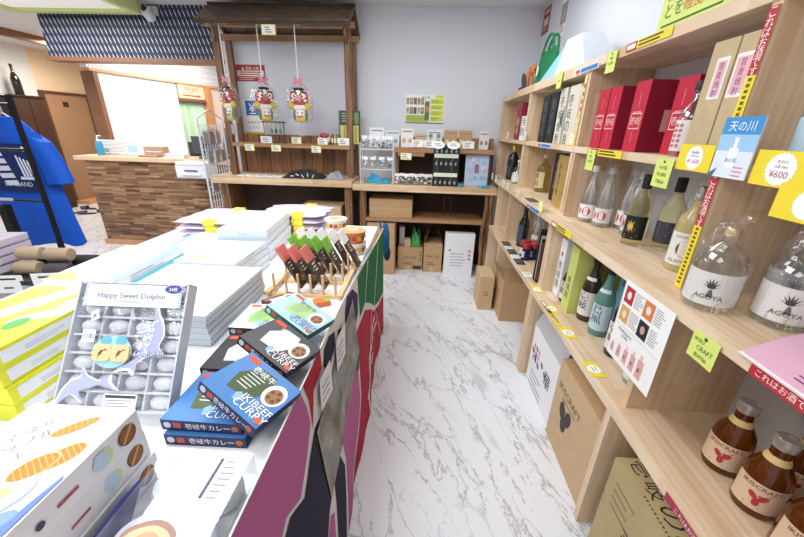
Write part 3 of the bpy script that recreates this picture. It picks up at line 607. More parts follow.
o = bottle('liquor_bottle', 'dark brown bottle with a white brush script label between lime carton and teal bottle', 'bottle', (.815,1.525,ZC), TALL, BR, (.0172,.285,.313), C('#1d1a1a'), (.03,.15,1.4,C('#e9e7e2'),brush('壱岐')), rz=.6)
MB().arc([(rad_at(TALL,.205)+.001,.205),(rad_at(TALL,.22)+.001,.22)], math.pi-.9, math.pi+.9, C('#e9e7e2')).build('shoulder_sticker', o)
o = bottle('liquor_bottle', 'teal green bottle with a pale blue label on the lower board', 'bottle', (.815,1.395,ZC), TALL, TEAL, (.0172,.285,.313), C('#22302e'), (.03,.15,1.4,C('#c9dde6'),brush('島風','#3a5a8a')), rz=.65)
MB().arc([(rad_at(TALL,.205)+.001,.205),(rad_at(TALL,.22)+.001,.22)], math.pi-.9, math.pi+.9, C('#e0e6ea')).build('shoulder_sticker', o)
bottle('liquor_bottle', 'pale blue bottle with dark script half hidden behind the hanging flyer', 'bottle', (.90,1.33,ZC), TALL, mat('blue_bottle','#93bfdc',.1,trans=.3), (.0172,.285,.313), C('#3a6ea8'), (.04,.18,1.4,C('#bcd9ee'),brush('海鳴り','#27406a')), rz=.7)
boxthing('gift_carton', 'light blue carton standing behind the teal bottle', 'carton', (.955,1.45,ZC), (.08,.09,.29), 0, C('#8fc0dc'), art=vtext('島','#27406a',.05))
boxthing('gift_carton', 'lime carton standing behind the dark brown bottle', 'carton', (.945,1.585,ZC), (.08,.09,.28), 0, YG, art=vtext('麦','#38401c',.05))
bottle('liquor_bottle', 'black bottle with a white label directly behind the hanging flyer', 'bottle', (.81,1.235,ZC), TALL, DKGL, (.0172,.285,.313), C('#222226'), (.03,.15,1.4,C('#e9e7e2'),brush('壱岐')), rz=.6)
bottle('liquor_bottle', 'clear bottle covered by the bottom of the hanging flyer', 'bottle', (.79,1.06,ZC), LB, GLASS, (.0145,.21,.228), C('#d8d8da'), (.02,.11,1.3,C('#dfe2e4'),None))
WH = mat('umeshu_amber', '#8a4d1c', .05, trans=.7); WHT = mat('umeshu_light', '#a8701e', .08, trans=.6)
WP = [(.040,0),(.044,.009),(.044,.098),(.040,.122),(.024,.152),(.0185,.168),(.0185,.186)]
def craft(s,c,R):
    s.t(c,'IKISCRAFT',0,.088,.011,C('#7c4038')); rd = C('#b0383c')
    for du, dv, ro in ((-.009,.062,.7),(.009,.062,-.7),(0,.046,0)): s.el(c,du,dv,.0065,.011,rd,.0008,rot=ro)
    s.pg(c,[(-.002,.066),(.02,.078),(.02,.0765),(0,.064)],rd,.0008); s.lines(c,-.02,.034,.045,2,.007,C('#8c7260'),.002,.0008)
def umeshu(x,y,l,rz):
    o = bottle('umeshu_bottle', l, 'bottle', (x,y,ZC), WP, WH, None, None, (.022,.098,1.25,C('#dcc0a0'),craft), 'amber bottles with cream labels', rz=rz)
    MB().lathe([(.0185,.1865),(.022,.188),(.023,.193),(.023,.210),(.020,.215),(.012,.215)], mat('clear_stopper','#c2bbb0',.12,.2,trans=.5), seg=18).build('stopper', o, smooth=True)
    MB().lathe([(.0252,.150),(.0194,.166)], C('#d8bb7c'), seg=18, capped=False).build('neck_seal', o, smooth=True); return o
umeshu(.848,.735,'amber bottle standing farthest along the lower board, next to empty space',.62); umeshu(.838,.625,'amber bottle in the middle of the front row on the lower board',.72)
umeshu(.832,.515,'amber bottle at the near end of the front row, cut by the frame',.82); umeshu(.952,.665,'amber bottle in the back row between the first two front bottles',.6); umeshu(.945,.56,'amber bottle in the back row behind the near front bottles',.7)
# far unit, lower board
bottle('liquor_bottle', 'tall pale frosted bottle on the far lower board behind the red cans', 'bottle', (.85,2.47,ZC), TALL, FROSTL, (.0172,.285,.313), C('#d9dcd8'), (.03,.15,1.3,C('#e4e4dc'),None))
bottle('liquor_bottle', 'dark bottle on the far lower board with a pale side', 'bottle', (.80,2.66,ZC), TALL, DKGL, (.0172,.285,.313), C('#3a4a62'), (.03,.17,1.3,C('#40506a'),None))
boxthing('gift_carton', 'pale carton on the far lower board behind the dark bottle', 'carton', (.90,2.62,ZC), (.06,.08,.30), 0, IVO, art=vtext('芋','#3a3a3a',.05))
def can(x,y,l):
    r = thing('drink_can', l, 'can', (x,y,ZC), 0, 'red topped cans')
    MB().lathe([(.022,0),(.027,.006),(.027,.075),(.024,.083)], mat('navy_can','#262f52',.25,.4), seg=16).build('can_body', r, smooth=True)
    MB().lathe([(.0275,.083),(.0285,.085),(.0285,.112),(.026,.116)], mat('red_lid','#b2303c',.4), seg=16).build('lid', r, smooth=True)
    a = MB(); a.arc([(.0276,.02),(.0276,.065)], math.pi-.7, math.pi+.9, C('#d7d7e0')); a.build('sticker', r); return r
for x, y, l in [(.745,2.335,'red topped can nearest the aisle and the tag cards'), (.803,2.355,'red topped can in the middle of the cluster'), (.752,2.415,'red topped can at the far front of the cluster'), (.808,2.43,'red topped can at the far back of the cluster'), (.862,2.37,'red topped can closest to the side wall')]: can(x,y,l)
def leaf_rack(label, y, x0, m, z1):
    r = thing('brochure_holder', label, 'brochure holder', (x0,y,ZC))
    b = MB(); b.box((0,-.03,0),(.14,.03,.006),m); b.box((0,.024,.006),(.14,.03,z1),m); b.build('rack', r)
    for k in range(3):
        MB().box((.005+.0*k,-.022+.014*k,.0065),(.12,-.014+.014*k,z1*.92-.04*(2-k)*.4), [C('#6b4a44'),C('#2b2c33'),C('#c9c2b6')][k]).build('brochure', r)
leaf_rack('dark holder of slim brochures against the near upright of the far shelf', 1.965, .70, C('#26262a'), .30)
leaf_rack('dark holder of slim brochures just beyond the red topped cans', 2.13, .76, C('#2e2e33'), .27)
bottle('liquor_bottle', 'reddish bottle in the gap between the brochure holders', 'bottle', (.84,2.045,ZC), LB, mat('red_bottle','#8c3a36',.2), (.0145,.21,.228), C('#d9d9d4'), (.03,.12,1.2,C('#e6ded2'),None))
# ================================================================ tags, strips and flyers on the shelf
YEL = C('#f0d936'); LIME = C('#d9e87c'); TI = C('#4a4a3c')
def tagon(name, label, fr, w_, h, base, art, group=None, cat='price tag', th=.0012):
    r = poster(name, label, cat, fr, w_, h, base, art, th)
    if group: r['group'] = group
    return r
def price(t1, t2, pr_):
    def fn(a,f,w,h):
        a.star(f,w/2,h/2,min(w,h)*.47,C('#fbfbf6')); 
        a.t(f,t1,w/2,h*.70,h*.10,C('#2b3a6e'),.002); a.t(f,t2,w/2,h*.57,h*.085,C('#2b3a6e'),.002); a.t(f,pr_,w/2,h*.36,h*.20,C('#b05070'),.002)
    return fn
XE = .733
tagon('price_tag', 'yellow tag reading 1,600 yen under the tall beige cartons', fx(XE,1.093,1.315), .125,.068, YEL, price('壱岐酵母','25度 720ml','¥1,600'))
tagon('price_tag', 'yellow tag reading 600 yen on the upper board edge', fx(XE,.845,1.308), .125,.072, YEL, price('天の川','25度 50ml','¥600'))
tagon('price_tag', 'plain yellow tag at the picture edge below the 600 yen tag', fx(XE-.003,.765,1.252), .11,.068, YEL, lambda a,f,w,h: a.star(f,w*.6,h/2,h*.42,C('#fbfbf6')))
def sachet(a,f,w,h):
    a.q(f,0,h*.72,w,h,C('#3f93d2')); a.q(f,0,h*.45,w,h*.72,C('#9fc9ec')); a.t(f,'天の川',w/2,h*.85,.022,C('#f7fbff'),.002)
    a.q(f,w*.36,h*.18,w*.62,h*.5,C('#f6f8fa'),.0012); a.q(f,w*.44,h*.5,w*.54,h*.64,C('#f6f8fa'),.0012); a.q(f,w*.42,h*.64,w*.56,h*.68,C('#dfe6ee'),.0014)
    a.t(f,'島の酒',w*.49,h*.3,.010,C('#4a6ea8'),.002); a.lines(f,w*.62,h*.2,w*.3,3,.009,C('#e08aa0'),.003); a.pg(f,[(0,h*.06),(w*.2,h*.16),(w*.12,0),(0,0)],C('#5d6f86'))
tagon('sachet', 'pale blue pouch showing a white bottle hanging between the two yellow tags', fx(XE-.004,.955,1.312), .105,.135, C('#dfe9f4'), sachet, cat='pouch', th=.004)
def pop(a,f,w,h):
    a.q(f,w*.15,h*.75,w*.9,h*.98,C('#e4ef9a')); k_ = C('#4f5f35'); o_ = C('#d06a3c')
    a.t(f,'20歳以上',w*.28,h*.62,.045,o_); a.t(f,'の年齢であるこ',w*.72,h*.62,.040,k_); a.t(f,'とを',w*.16,h*.33,.040,k_); a.t(f,'確認',w*.37,h*.33,.042,o_); a.t(f,'できない場合',w*.73,h*.33,.038,k_); a.lines(f,.02,h*.10,w*.75,1,.02,k_,.006)
tagon('notice_card', 'large lime card with handwriting standing on top of the near shelf unit', fx(.75,1.40,1.713), .42,.16, LIME, pop, cat='sign', th=.003)
def warn(a,f,w,h):
    a.q(f,0,0,w*.27,h,C('#b8303a')); a.q(f,w*.03,h*.2,w*.24,h*.8,C('#f2e9e6'),.001); a.lines(f,w*.31,h*.88,w*.62,2,h*.42,C('#5a5320'),h*.22,.001)
tagon('warning_strip', 'yellow and red strip along the top board edge in front of the lime card', fx(XE,1.545,1.685), .26,.026, YEL, warn, cat='strip')
tagon('warning_strip', 'yellow and red strip on the upper board edge under the crimson cartons', fx(XE,1.655,1.318), .26,.026, YEL, warn, cat='strip')
tagon('warning_strip', 'yellow and red strip on the middle board edge above the teal bottle', fx(.653,1.73,.976), .25,.026, YEL, warn, cat='strip')
tagon('warning_strip', 'yellow and red strip on the low board edge above the white carton on the floor', F((.655,1.69,.5735),(0,-1,0),(1,0,0)), .25,.020, YEL, warn, cat='strip')
def redw(a,f,w,h): a.t(f,'これはお酒です',w*.34,h*.5,h*.62,C('#f7ecea'),wmax=w*.55); a.q(f,w*.66,0,w,h,YEL,.001); a.lines(f,w*.70,h*.85,w*.26,2,h*.4,C('#6a6020'),h*.2,.0014)
tagon('warning_strip', 'red strip with white letters on the middle board edge beside the pink flyer', fx(.653,.595,.977), .20,.025, C('#b82c34'), redw, cat='strip')
tagon('warning_strip', 'red strip with white letters on the low board edge above the carton with brush letters', fx(.653,.645,.548), .22,.022, C('#a82c4a'), lambda a,f,w,h: (a.t(f,'これはお酒です',w*.4,h*.5,h*.62,C('#f7ecea'),wmax=w*.7)), cat='strip')
def vstrip(top):
    def fn(a,f,w,h):
        z0 = h*(1-top); a.q(f,0,z0,w,h,C('#b82c3a')); n = 7
        for i, ch in enumerate('これはお酒です'): a.t(f,ch,w/2,h-(i+.6)*(h-z0)/n,w*.7,C('#f6eeee'),.0016)
        for i in range(14): a.q(f,w*.3,z0-(i+1)*z0/15,w*.7,z0-(i+.4)*z0/15,C('#6f651e'),.001)
    return fn
tagon('warning_strip', 'vertical red and yellow strip on the upright beside the tall beige cartons', fx(.738,.957,1.352), .026,.315, YEL, vstrip(.42), cat='strip')
tagon('warning_strip', 'vertical red and yellow strip on the upright between palm label bottles and yellow liqueur', fx(.738,.957,1.006), .026,.305, YEL, vstrip(.42), cat='strip')
tagon('warning_strip', 'vertical red and white strip on the upright beside the crimson cartons', fx(.738,1.880,1.352), .024,.30, C('#e9d9a0'), lambda a,f,w,h: [a.q(f,w*.15,h*(.06+.11*i),w*.85,h*(.12+.11*i),C('#c0504e') if i > 3 else C('#e4cf3a')) for i in range(8)], cat='strip')
def hand(l1, l2, l3=None):
    def fn(a,f,w,h):
        a.el(f,w/2,h*.88,.004,.004,C('#3a3a3a'),.003); a.t(f,l1,w/2,h*.68,h*.13,TI,.002,wmax=w*.8); a.t(f,l2,w/2,h*.44,h*.15,TI,.002,wmax=w*.85)
        if l3: a.t(f,l3,w/2,h*.2,h*.13,TI,.002,wmax=w*.85)
    return fn
tagon('price_tag', 'lime hand written tag hanging from the top board above the crimson cartons', fx(.728,1.672,1.632), .075,.075, LIME, hand('焼酎','¥2,500'), 'lime hand written tags')
tagon('price_tag', 'lime hand written tag pinned over the frosted bottles', fx(.728,1.668,1.255), .075,.085, LIME, hand('清酒','¥1,650'), 'lime hand written tags')
tagon('price_tag', 'lime hand written tag pinned above the black label wine bottles', fx(.728,1.175,1.255), .078,.085, LIME, hand('ゆず酒','¥1,800','720ml'), 'lime hand written tags')
tagon('price_tag', 'lime hand written tag hanging from the top board over the black cartons', fx(.728,2.245,1.632), .075,.085, LIME, hand('麦','¥1,200'), 'lime hand written tags')
tagon('price_tag', 'lime hand written tag hanging below the palm label bottles', fx(.651,.738,.922), .075,.068, LIME, lambda a,f,w,h: (a.el(f,w*.5,h*.87,.0045,.0045,C('#4a463c'),.003), a.t(f,'IKISU',w*.3,h*.72,h*.13,TI,.002), a.t(f,'CRAFT',w*.58,h*.48,h*.16,TI,.002), a.t(f,'各¥700',w*.5,h*.2,h*.17,TI,.002)), 'lime hand written tags')
def flyer(a,f,w,h):
    tx = C('#8d8f98')
    for (u,v,c1,c2) in ((.05,.74,'#b5333c','#f0e0da'),(.05,.50,'#d9a66a','#f2dcc0'),(.48,.74,'#d8824e','#f3e2cf'),(.48,.50,'#24252b','#c9a09a')):
        a.q(f,w*u,h*v,w*u+w*.2,h*v+h*.2,C(c1)); a.el(f,w*u+w*.1,h*v+h*.1,w*.045,h*.05,C(c2),.0012); a.lines(f,w*u+w*.23,h*v+h*.19,w*.19,7,h*.027,tx,.0025)
    a.q(f,w*.04,h*.455,w*.96,h*.46,C('#b9bac0')); a.t(f,'MOMOJUICE',w*.28,h*.40,.012,C('#55565e')); a.t(f,'soda',w*.3,h*.36,.012,C('#55565e'))
    for i in range(5): s_ = .55+.13*i; a.q(f,w*(.06+.155*i),h*.07,w*(.06+.155*i)+.020*s_+.004,h*.07+.055*s_,C('#dca9a2')); a.q(f,w*(.06+.155*i)+.005,h*.07+.055*s_,w*(.06+.155*i)+.005+.010*s_,h*.07+.07*s_,C('#e8c8c2')); a.el(f,w*(.06+.155*i)+.010*s_,h*.07+.025*s_,.004*s_,.007*s_,C('#8c4a4a'),.0012)
tagon('flyer', 'white flyer with photos and pink bottles hanging from the middle board', fx(.648,1.025,.728), .225,.262, PAPER, flyer, cat='flyer')
# curled pink flyer lying over the board edge
r = thing('flyer', 'pink flyer with an orange fruit curling over the middle board edge', 'flyer')
PK = mat('pink_paper', '#e9b7cf', .6); b = MB(); vs = []; fs = []; n = 10
def pf(u, v):   # u along -y 0..1, v outwards 0..1
    return Vector((.655+.24*(1-v)-.01*v, .622+.085*(1-v)-.30*u, 1.0046+.018*math.sin((1-v)*2.2)*(1-.2*u)))
for i in range(n+1):
    for j in range(n+1): vs.append(pf(i/n, j/n)); 
for i in range(n):
    for j in range(n): k = i*(n+1)+j; fs.append((k, k+n+1, k+n+2, k+1))
b.put(vs, fs, PK); b.put([v-Vector((0,0,.0012)) for v in vs], [tuple(reversed(f_)) for f_ in fs], PAPER); b.build('sheet', r, smooth=True)
class Sheet:
    def p(self, u, v, e=0): q = pf(u, 1-v); return Vector((q.x, q.y, q.z+e+.0006))
S_ = Sheet(); a = MB()
for u0, v0, ru, rv, c_, e in ((.22,.62,.11,.14,'#9ccbe6',.0006),(.50,.58,.11,.17,'#e98a3c',.001),(.70,.25,.10,.2,'#9ccbe6',.0006)): a.el(S_,u0,v0,ru,rv,C(c_),e)
a.pg(S_,[(.46,.74),(.50,.70),(.55,.76),(.50,.82)],C('#5f8a3c'),.0014)
for i in range(6): a.q(S_,.30,.36-.05*i,.62,.375-.05*i,C('#7d4a78'),.0008)
for e0 in ((0,0,1,.03),(0,.97,1,1),(0,0,.02,1)): a.q(S_,*e0,PAPER,.0006)
a.build('printed_artwork', r)
# round price tags lying on the lower board
for y, l in ((1.835,'under the slim white carton'),(1.605,'in front of the lime carton'),(1.38,'in front of the teal bottle'),(1.125,'next to the bottom of the hanging flyer')):
    tagon('price_tag', 'yellow tag with a round white centre lying '+l, F((.656,y+.045,.5735),(0,-1,0),(1,0,0)), .09,.055, YEL, lambda a,f,w,h: (a.star(f,w/2,h/2,.026,C('#fafaf5')), a.lines(f,w*.36,h*.68,w*.3,2,.012,C('#8a8a90'),.004,.0016)), 'yellow round price tags')
# far unit tags
for y, l in ((3.36,'in the far corner bay on the upper board'),(2.80,'on the upper board at the middle upright'),):
    tagon('price_tag', 'small white tag '+l, fx(XE,y,1.348), .07,.055, PAPER, lambda a,f,w,h: a.lines(f,.01,h*.8,w-.02,3,.014,C('#8a8c94'),.005), 'small white tags')
tagon('price_tag', 'white round tag in front of the wide ivory carton', fx(.745,1.965,1.347), .075,.062, YEL, lambda a,f,w,h: (a.star(f,w/2,h/2,.029,C('#fafaf5')), a.lines(f,w*.3,h*.6,w*.35,2,.012,C('#8a8a90'),.004,.0016)))
for z0, yy, l in ((1.668,2.0,'top board edge in front of the folded paper cone'),(1.318,2.42,'upper board edge under the black cartons'),(.977,2.18,'middle board edge below the gold cartons')):
    tagon('warning_strip', 'blue and white strip on the '+l, fx(.653 if z0 < 1 else XE, yy, z0), .25,.024, C('#dfe7f0'), lambda a,f,w,h: (a.q(f,w*.25,h*.15,w*.95,h*.85,C('#4f7db8')), a.q(f,.004,h*.15,w*.2,h*.85,C('#c0504e'))), cat='strip')
for y, l in ((3.42,'before the gold capsule bottle'),(3.24,'second from the corner'),(2.93,'before the clear round bottle'),(2.78,'at the middle upright'),(2.47,'before the amber bottle')):
    tagon('price_tag', 'white tag on the middle board edge '+l, fx(.653,y,.985), .08,.058, PAPER, lambda a,f,w,h: (a.q(f,0,0,w,.012,YEL), a.lines(f,.01,h*.85,w-.02,3,.012,C('#8a8c94'),.005)), 'white tags on the far middle board')
tagon('price_tag', 'yellow tag with a white circle before the gold cartons', fx(.653,1.975,.992), .085,.07, YEL, lambda a,f,w,h: (a.star(f,w/2,h/2,.031,C('#fafaf5')), a.lines(f,w*.32,h*.6,w*.35,2,.012,C('#8a8a90'),.004,.0016)))
for y, l in ((2.70,'farthest along the low far board'),(2.50,'in the middle of the low far board'),(2.29,'nearest on the low far board')):
    tagon('display_card', 'black card lying '+l, F((.665,y+.06,.5735),(0,-1,0),(1,0,0)), .12,.06, C('#3a3b40'), lambda a,f,w,h: a.lines(f,.02,h*.75,w-.04,3,.014,C('#77787e'),.005), 'black cards on the low board', cat='card')
for y, l in ((2.59,'between the two farther black cards'),(2.39,'between the two nearer black cards'),(2.06,'beside the brochure holders')):
    tagon('price_tag', 'white tag lying on the low far board '+l, F((.662,y+.04,.5735),(0,-1,0),(1,0,0)), .08,.05, PAPER, lambda a,f,w,h: a.lines(f,.01,h*.8,w-.02,3,.012,C('#8a8c94'),.004), 'white tags on the low far board')
tagon('display_card', 'dark card lying on the middle far board behind the gold cartons tag', F((.67,2.33,1.0035),(0,-1,0),(1,0,0)), .14,.06, C('#4a4b50'), lambda a,f,w,h: a.lines(f,.02,h*.75,w-.04,3,.014,C('#77787e'),.005), cat='card')
# ================================================================ on top of the shelf
ZTOP = 1.7135
bg = thing('tote_bag', 'green fabric tote bag with two handles on top of the shelf', 'bag', (.87,2.92,ZTOP), math.radians(8))
GB = mat('green_canvas', '#1f7a4c', .8, noise=.08, nscale=30)
b = MB(); vs = []; fs = []; nz = 7; ns = 20
for i in range(nz):
    t = i/(nz-1); z = .235*t
    for k in range(ns):
        a_ = 2*math.pi*k/ns; rx = (.055-.04*t)*(1+.15*math.sin(3*a_+2*t)); ry = .135-.01*t; c_, s_ = math.cos(a_), math.sin(a_)
        vs.append((math.copysign(abs(c_)**.6,c_)*rx, math.copysign(abs(s_)**.6,s_)*ry+.015*t, z+.012*math.sin(a_*2)*t))
for i in range(nz-1):
    for k in range(ns): fs.append((i*ns+k, i*ns+(k+1) % ns, (i+1)*ns+(k+1) % ns, (i+1)*ns+k))
fs.append(tuple(range(ns-1,-1,-1))); b.put(vs, fs, GB); b.build('bag_body', bg, smooth=True)
for sx in (-.018,.018):
    b = MB(); P = [(sx-.0+.01*math.sin(t*math.pi), .075*math.cos(t*math.pi)+.015, .215+.12*math.sin(t*math.pi)) for t in [k/14 for k in range(15)]]; b.tube(P,.009,GB,8); b.build('handle', bg, smooth=True)
a = MB(); a.el(F((-.062,.06,.06),(0,-1,0),(0,0,1)),.02,.05,.016,.035,C('#e8e6da')); a.build('printed_artwork', bg)
fg = thing('bird_ornament', 'orange and grey stuffed bird ornament beside the green tote bag', 'ornament', (.85,3.33,ZTOP), .2)
OR = mat('orange_felt','#e08a52',.85)
b = MB(); b.blob((0,0,.082),(.035,.055,.080),OR,M=Matrix.Rotation(-.2,4,'X')); b.blob((0,-.05,.165),(.03,.042,.036),OR); b.build('body', fg, smooth=True)
b = MB(); b.blob((-.036,.015,.08),(.010,.04,.075),C('#4b4e54',.8),M=Matrix.Rotation(-.5,4,'X')); b.blob((-.03,.055,.028),(.02,.05,.02),C('#4b4e54',.8)); b.build('wing', fg, smooth=True)
b = MB(); b.blob((-.026,-.062,.172),(.005,.006,.006),C('#1d1d1f')); b.build('eye', fg)
MB().lathe([(.012,0),(.001,.035)], C('#4b4e54'), M=Matrix.Translation((0,-.085,.16))@Matrix.Rotation(math.pi/2,4,'X'), seg=10).build('beak', fg)
fk = thing('fish_charm', 'small dark fish charm hanging in front of the green tote bag', 'charm', (.79,3.10,ZTOP))
b = MB(); b.blob((0,0,.06),(.006,.016,.055),C('#5a646c')); b.pg(F((0,0,0),(0,-1,0),(0,0,1)),[(-.02,.0),(.02,.0),(0,.02)],C('#5a646c')); b.build('body', fk, smooth=True)
pc = thing('folded_paper', 'white and sky blue folded card bags lying on top of the shelf', 'paper bag', (.86,2.31,ZTOP))
SB = mat('sky_blue_card','#8fc3e6',.6); b = MB()
b.put([(-.09,.46,0),(-.09,.165,0),(.08,.46,0),(.08,.165,0),(-.03,.22,.18),(.03,.20,.19)],[(0,1,4),(1,5,4),(1,3,5),(0,4,2),(2,4,5),(2,5,3),(0,2,3,1)],SB); b.build('blue_bag', pc)
b = MB(); b.put([(-.09,.16,0),(.08,.16,0),(.08,-.33,0),(-.09,-.30,0),(-.045,.14,.20),(.055,.14,.20),(.055,-.09,.19),(-.045,-.07,.19)],[(0,3,2,1),(0,1,5,4),(1,2,6,5),(2,3,7,6),(3,0,4,7),(4,5,6,7)],C('#d2d9e2')); b.build('white_bag', pc)
# ================================================================ cartons on the floor under the shelf
def kc(a,f,w,d,h):
    L_ = f['left']; k_ = C('#3a332b')
    a.t(L_,'IKISCRAFT',d*.36,h*.735,.034,k_,rot=-.05); 
    a.q(L_,d*.20,h*.645,d*.55,h*.655,k_); a.pg(L_,[(d*.22,h*.66),(d*.24,h*.66),(d*.36,h*.55),(d*.34,h*.55)],k_)
    for u,v,ro in ((.27,.53,.3),(.42,.53,-.3),(.35,.42,0)): a.el(L_,d*u,h*v,.028,.042,k_,.001,rot=ro)
boxthing('cardboard_box', 'brown carton with a black three-leaf emblem on the floor beneath the low board', 'box', (.848,1.175,ZD), (.33,.40,.44), 0, KRAFT2, top=KRAFT, art=kc)
def wc(a,f,w,d,h):
    L_ = f['left']; T_ = f['top']; B_ = f['front']
    for i,ch in enumerate('壱岐の華'): a.t(T_,ch,.05+.012*i,.33-.08*i,.036,C('#b85a6a'),rot=-1.57)
    for k in range(9): a.el(L_,d*(.15+.09*(k % 3)),h*(.70-.10*(k//3)),.014,.016,C(['#c98aa8','#9a6a9a','#d9a0b0'][k % 3]),rot=.4)
    for k in range(5): a.el(L_,d*(.10+.13*k),h*(.60-.06*(k % 3)),.012,.02,C('#5a5a60'),rot=1)
    a.t(L_,'華',d*.72,h*.52,.09,C('#26262a')); a.lines(L_,d*.14,h*.30,d*.5,4,.03,C('#9a9aa2'),.008)
wb = boxthing('cardboard_box', 'white carton with pink blossom print on the floor next to the three-leaf emblem carton', 'box', (.853,1.60,ZD), (.31,.40,.37), 0, WHITE, art=wc)
b = MB(); b.put([(-.155,-.20,.371),(-.155,.20,.371),(-.12,.20,.455),(-.12,-.20,.455)],[(0,1,2,3),(3,2,1,0)],WHITE)
b.build('raised_flap', wb)
def bcal(a,f,w,d,h):
    L_ = f['left']; T_ = f['top']
    for i,ch in enumerate('壱岐の島'): a.t(T_,ch,.062,.36-.075*i,.06,C('#33302a'),rot=-1.57)
    a.lines(T_,.015,.27,.008,12,.012,C('#5a5040'),.006); a.t(L_,'壱岐',d*.55,h*.55,.09,C('#33302a')); a.lines(L_,d*.1,h*.85,d*.3,4,.03,C('#7a7050'),.006)
    for k in range(10): x = random.uniform(.02,d-.05); z = random.uniform(.02,h*.5); a.pg(L_,[(x,z),(x+.03,z+.03),(x+.032,z+.028),(x+.003,z-.002)],C('#8f7c54'),.0006)
boxthing('cardboard_box', 'olive brown carton with black brush letters on the floor at the picture bottom', 'box', (.84,.67,ZD), (.33,.40,.42), 0, mat('kraft_olive','#b5a276',.8,noise=.04), art=bcal)
fb = boxthing('cardboard_box', 'open brown carton with raised flaps on the floor below the black cards', 'box', (.83,2.622,ZD), (.34,.315,.335), 0, KRAFT, art=lambda a,f,w,d,h: (a.lines(f['left'],.06,h*.65,.22,5,.035,C('#7a5f40'),.012), a.q(f['front'],.27,.03,.31,.05,C('#d9c8ac'))))
b = MB(); b.put([(-.17,-.157,.336),(.17,-.157,.336),(.13,-.01,.40),(-.13,-.01,.40)],[(0,1,2,3),(3,2,1,0)],KRAFT2); b.put([(-.17,.157,.336),(-.17,-.12,.336),(-.21,-.08,.44),(-.21,.13,.44)],[(0,1,2,3),(3,2,1,0)],KRAFT2); b.build('raised_flap', fb)
boxthing('cardboard_box', 'small brown carton with a red square print beyond the open carton', 'box', (.572,2.765,ZD), (.115,.25,.30), 0, KRAFT2, art=lambda a,f,w,d,h: (a.q(f['front'],.04,.13,.075,.165,C('#b8524a')), a.q(f['front'],.046,.136,.069,.159,C('#d8b48c'),.0011), a.q(f['front'],.055,.136,.06,.159,C('#b8524a'),.0014)))
# ================================================================ roofed wooden stall against the back wall
st = thing('market_stall', 'roofed rustic wooden stall with shingle roof and pale wood counter against the back wall', 'stall', (-1.3,3.54,0))
def part(nm, par, m, *boxes, bevel=0):
    b = MB()
    for a_, c_ in boxes: b.box(a_, c_, m)
    return b.build(nm, par, bevel=bevel)
DKP = mat('dark_board_back', '#42312a', .7, noise=.1, nscale=6)
part('counter_top', st, PINE_X, ((-.72,-.24,.872),(.640,.235,.935)), bevel=.003)
part('shelf_plank', st, OLD_X, ((-.54,-.09,1.205),(.60,.175,1.24)), bevel=.002)
part('back_panel', st, OLD_V, ((-.55,.178,.935),(.61,.20,1.315)))
part('lower_back_panel', st, DKP, ((-.70,.20,.0),(.64,.225,.872)))
for x in (-.575,.595): part('post', st, POST, ((x-.028,-.065,.935),(x+.028,-.009,2.19)))
for x in (-.60,.60): part('rear_post', st, POST, ((x-.025,.201,.935),(x+.025,.24,2.15)))
for x in (-.62,.595): part('leg', st, POST, ((x-.035,-.20,0),(x+.035,-.13,.872)))
part('side_board', st, OLD_V, ((-.66,-.12,0),(-.64,.20,.872)))
part('rear_beam', st, OLD_X, ((-.66,.17,2.130),(.66,.198,2.18)))
part('front_beam', st, OLD_X, ((-.66,-.07,2.19),(.66,-.02,2.235)))
def slab(nm, y0, z0, y1, z1, th, m):
    d = Vector((0,y1-y0,z1-z0)).normalized(); n_ = Vector((0,-d.z,d.y)); n_ = n_ if n_.z > 0 else -n_
    p = [Vector((x,y,z)) for (y,z) in ((y0,z0),(y1,z1)) for x in (-.62,.66)]
    vs = [p[0],p[1],p[3],p[2]]; vs += [v+n_*th for v in vs]
    MB().put(vs,[(0,3,2,1),(4,5,6,7),(0,1,5,4),(1,2,6,5),(2,3,7,6),(3,0,4,7)],m).build(nm, st)
SH = planks('shingle_wood', ('xy','z'), '#7d6550', '#66503e', '#463528', .155, 3., contrast=.7, mortar=.0035, cm='#1d140e')
slab('roof_slope', -.255, 2.185, 0, 2.345, .018, SH); slab('roof_slope', .235, 2.165, 0.001, 2.345, .018, SH)
part('ridge_board', st, DARKW, ((-.625,-.02,2.360),(.665,.02,2.375)))
part('eave_board', st, DARKW, ((-.63,-.262,2.165),(.665,-.245,2.19)))
for x in (-.61,.62):
    b = MB(); b.prism([(-.24,2.165),(-.20,2.165),(0,2.295),(.19,2.165),(.23,2.165),(0,2.335)],0,.02,F((x,0,0),(0,1,0),(0,0,1)),DARKW); b.build('gable_board', st)
MB().tube([(-.575,-.07,2.08),(-.52,-.20,2.185)],.014,POST,6).build('brace', st); MB().tube([(.595,-.07,2.08),(.60,-.20,2.185)],.014,POST,6).build('brace', st)
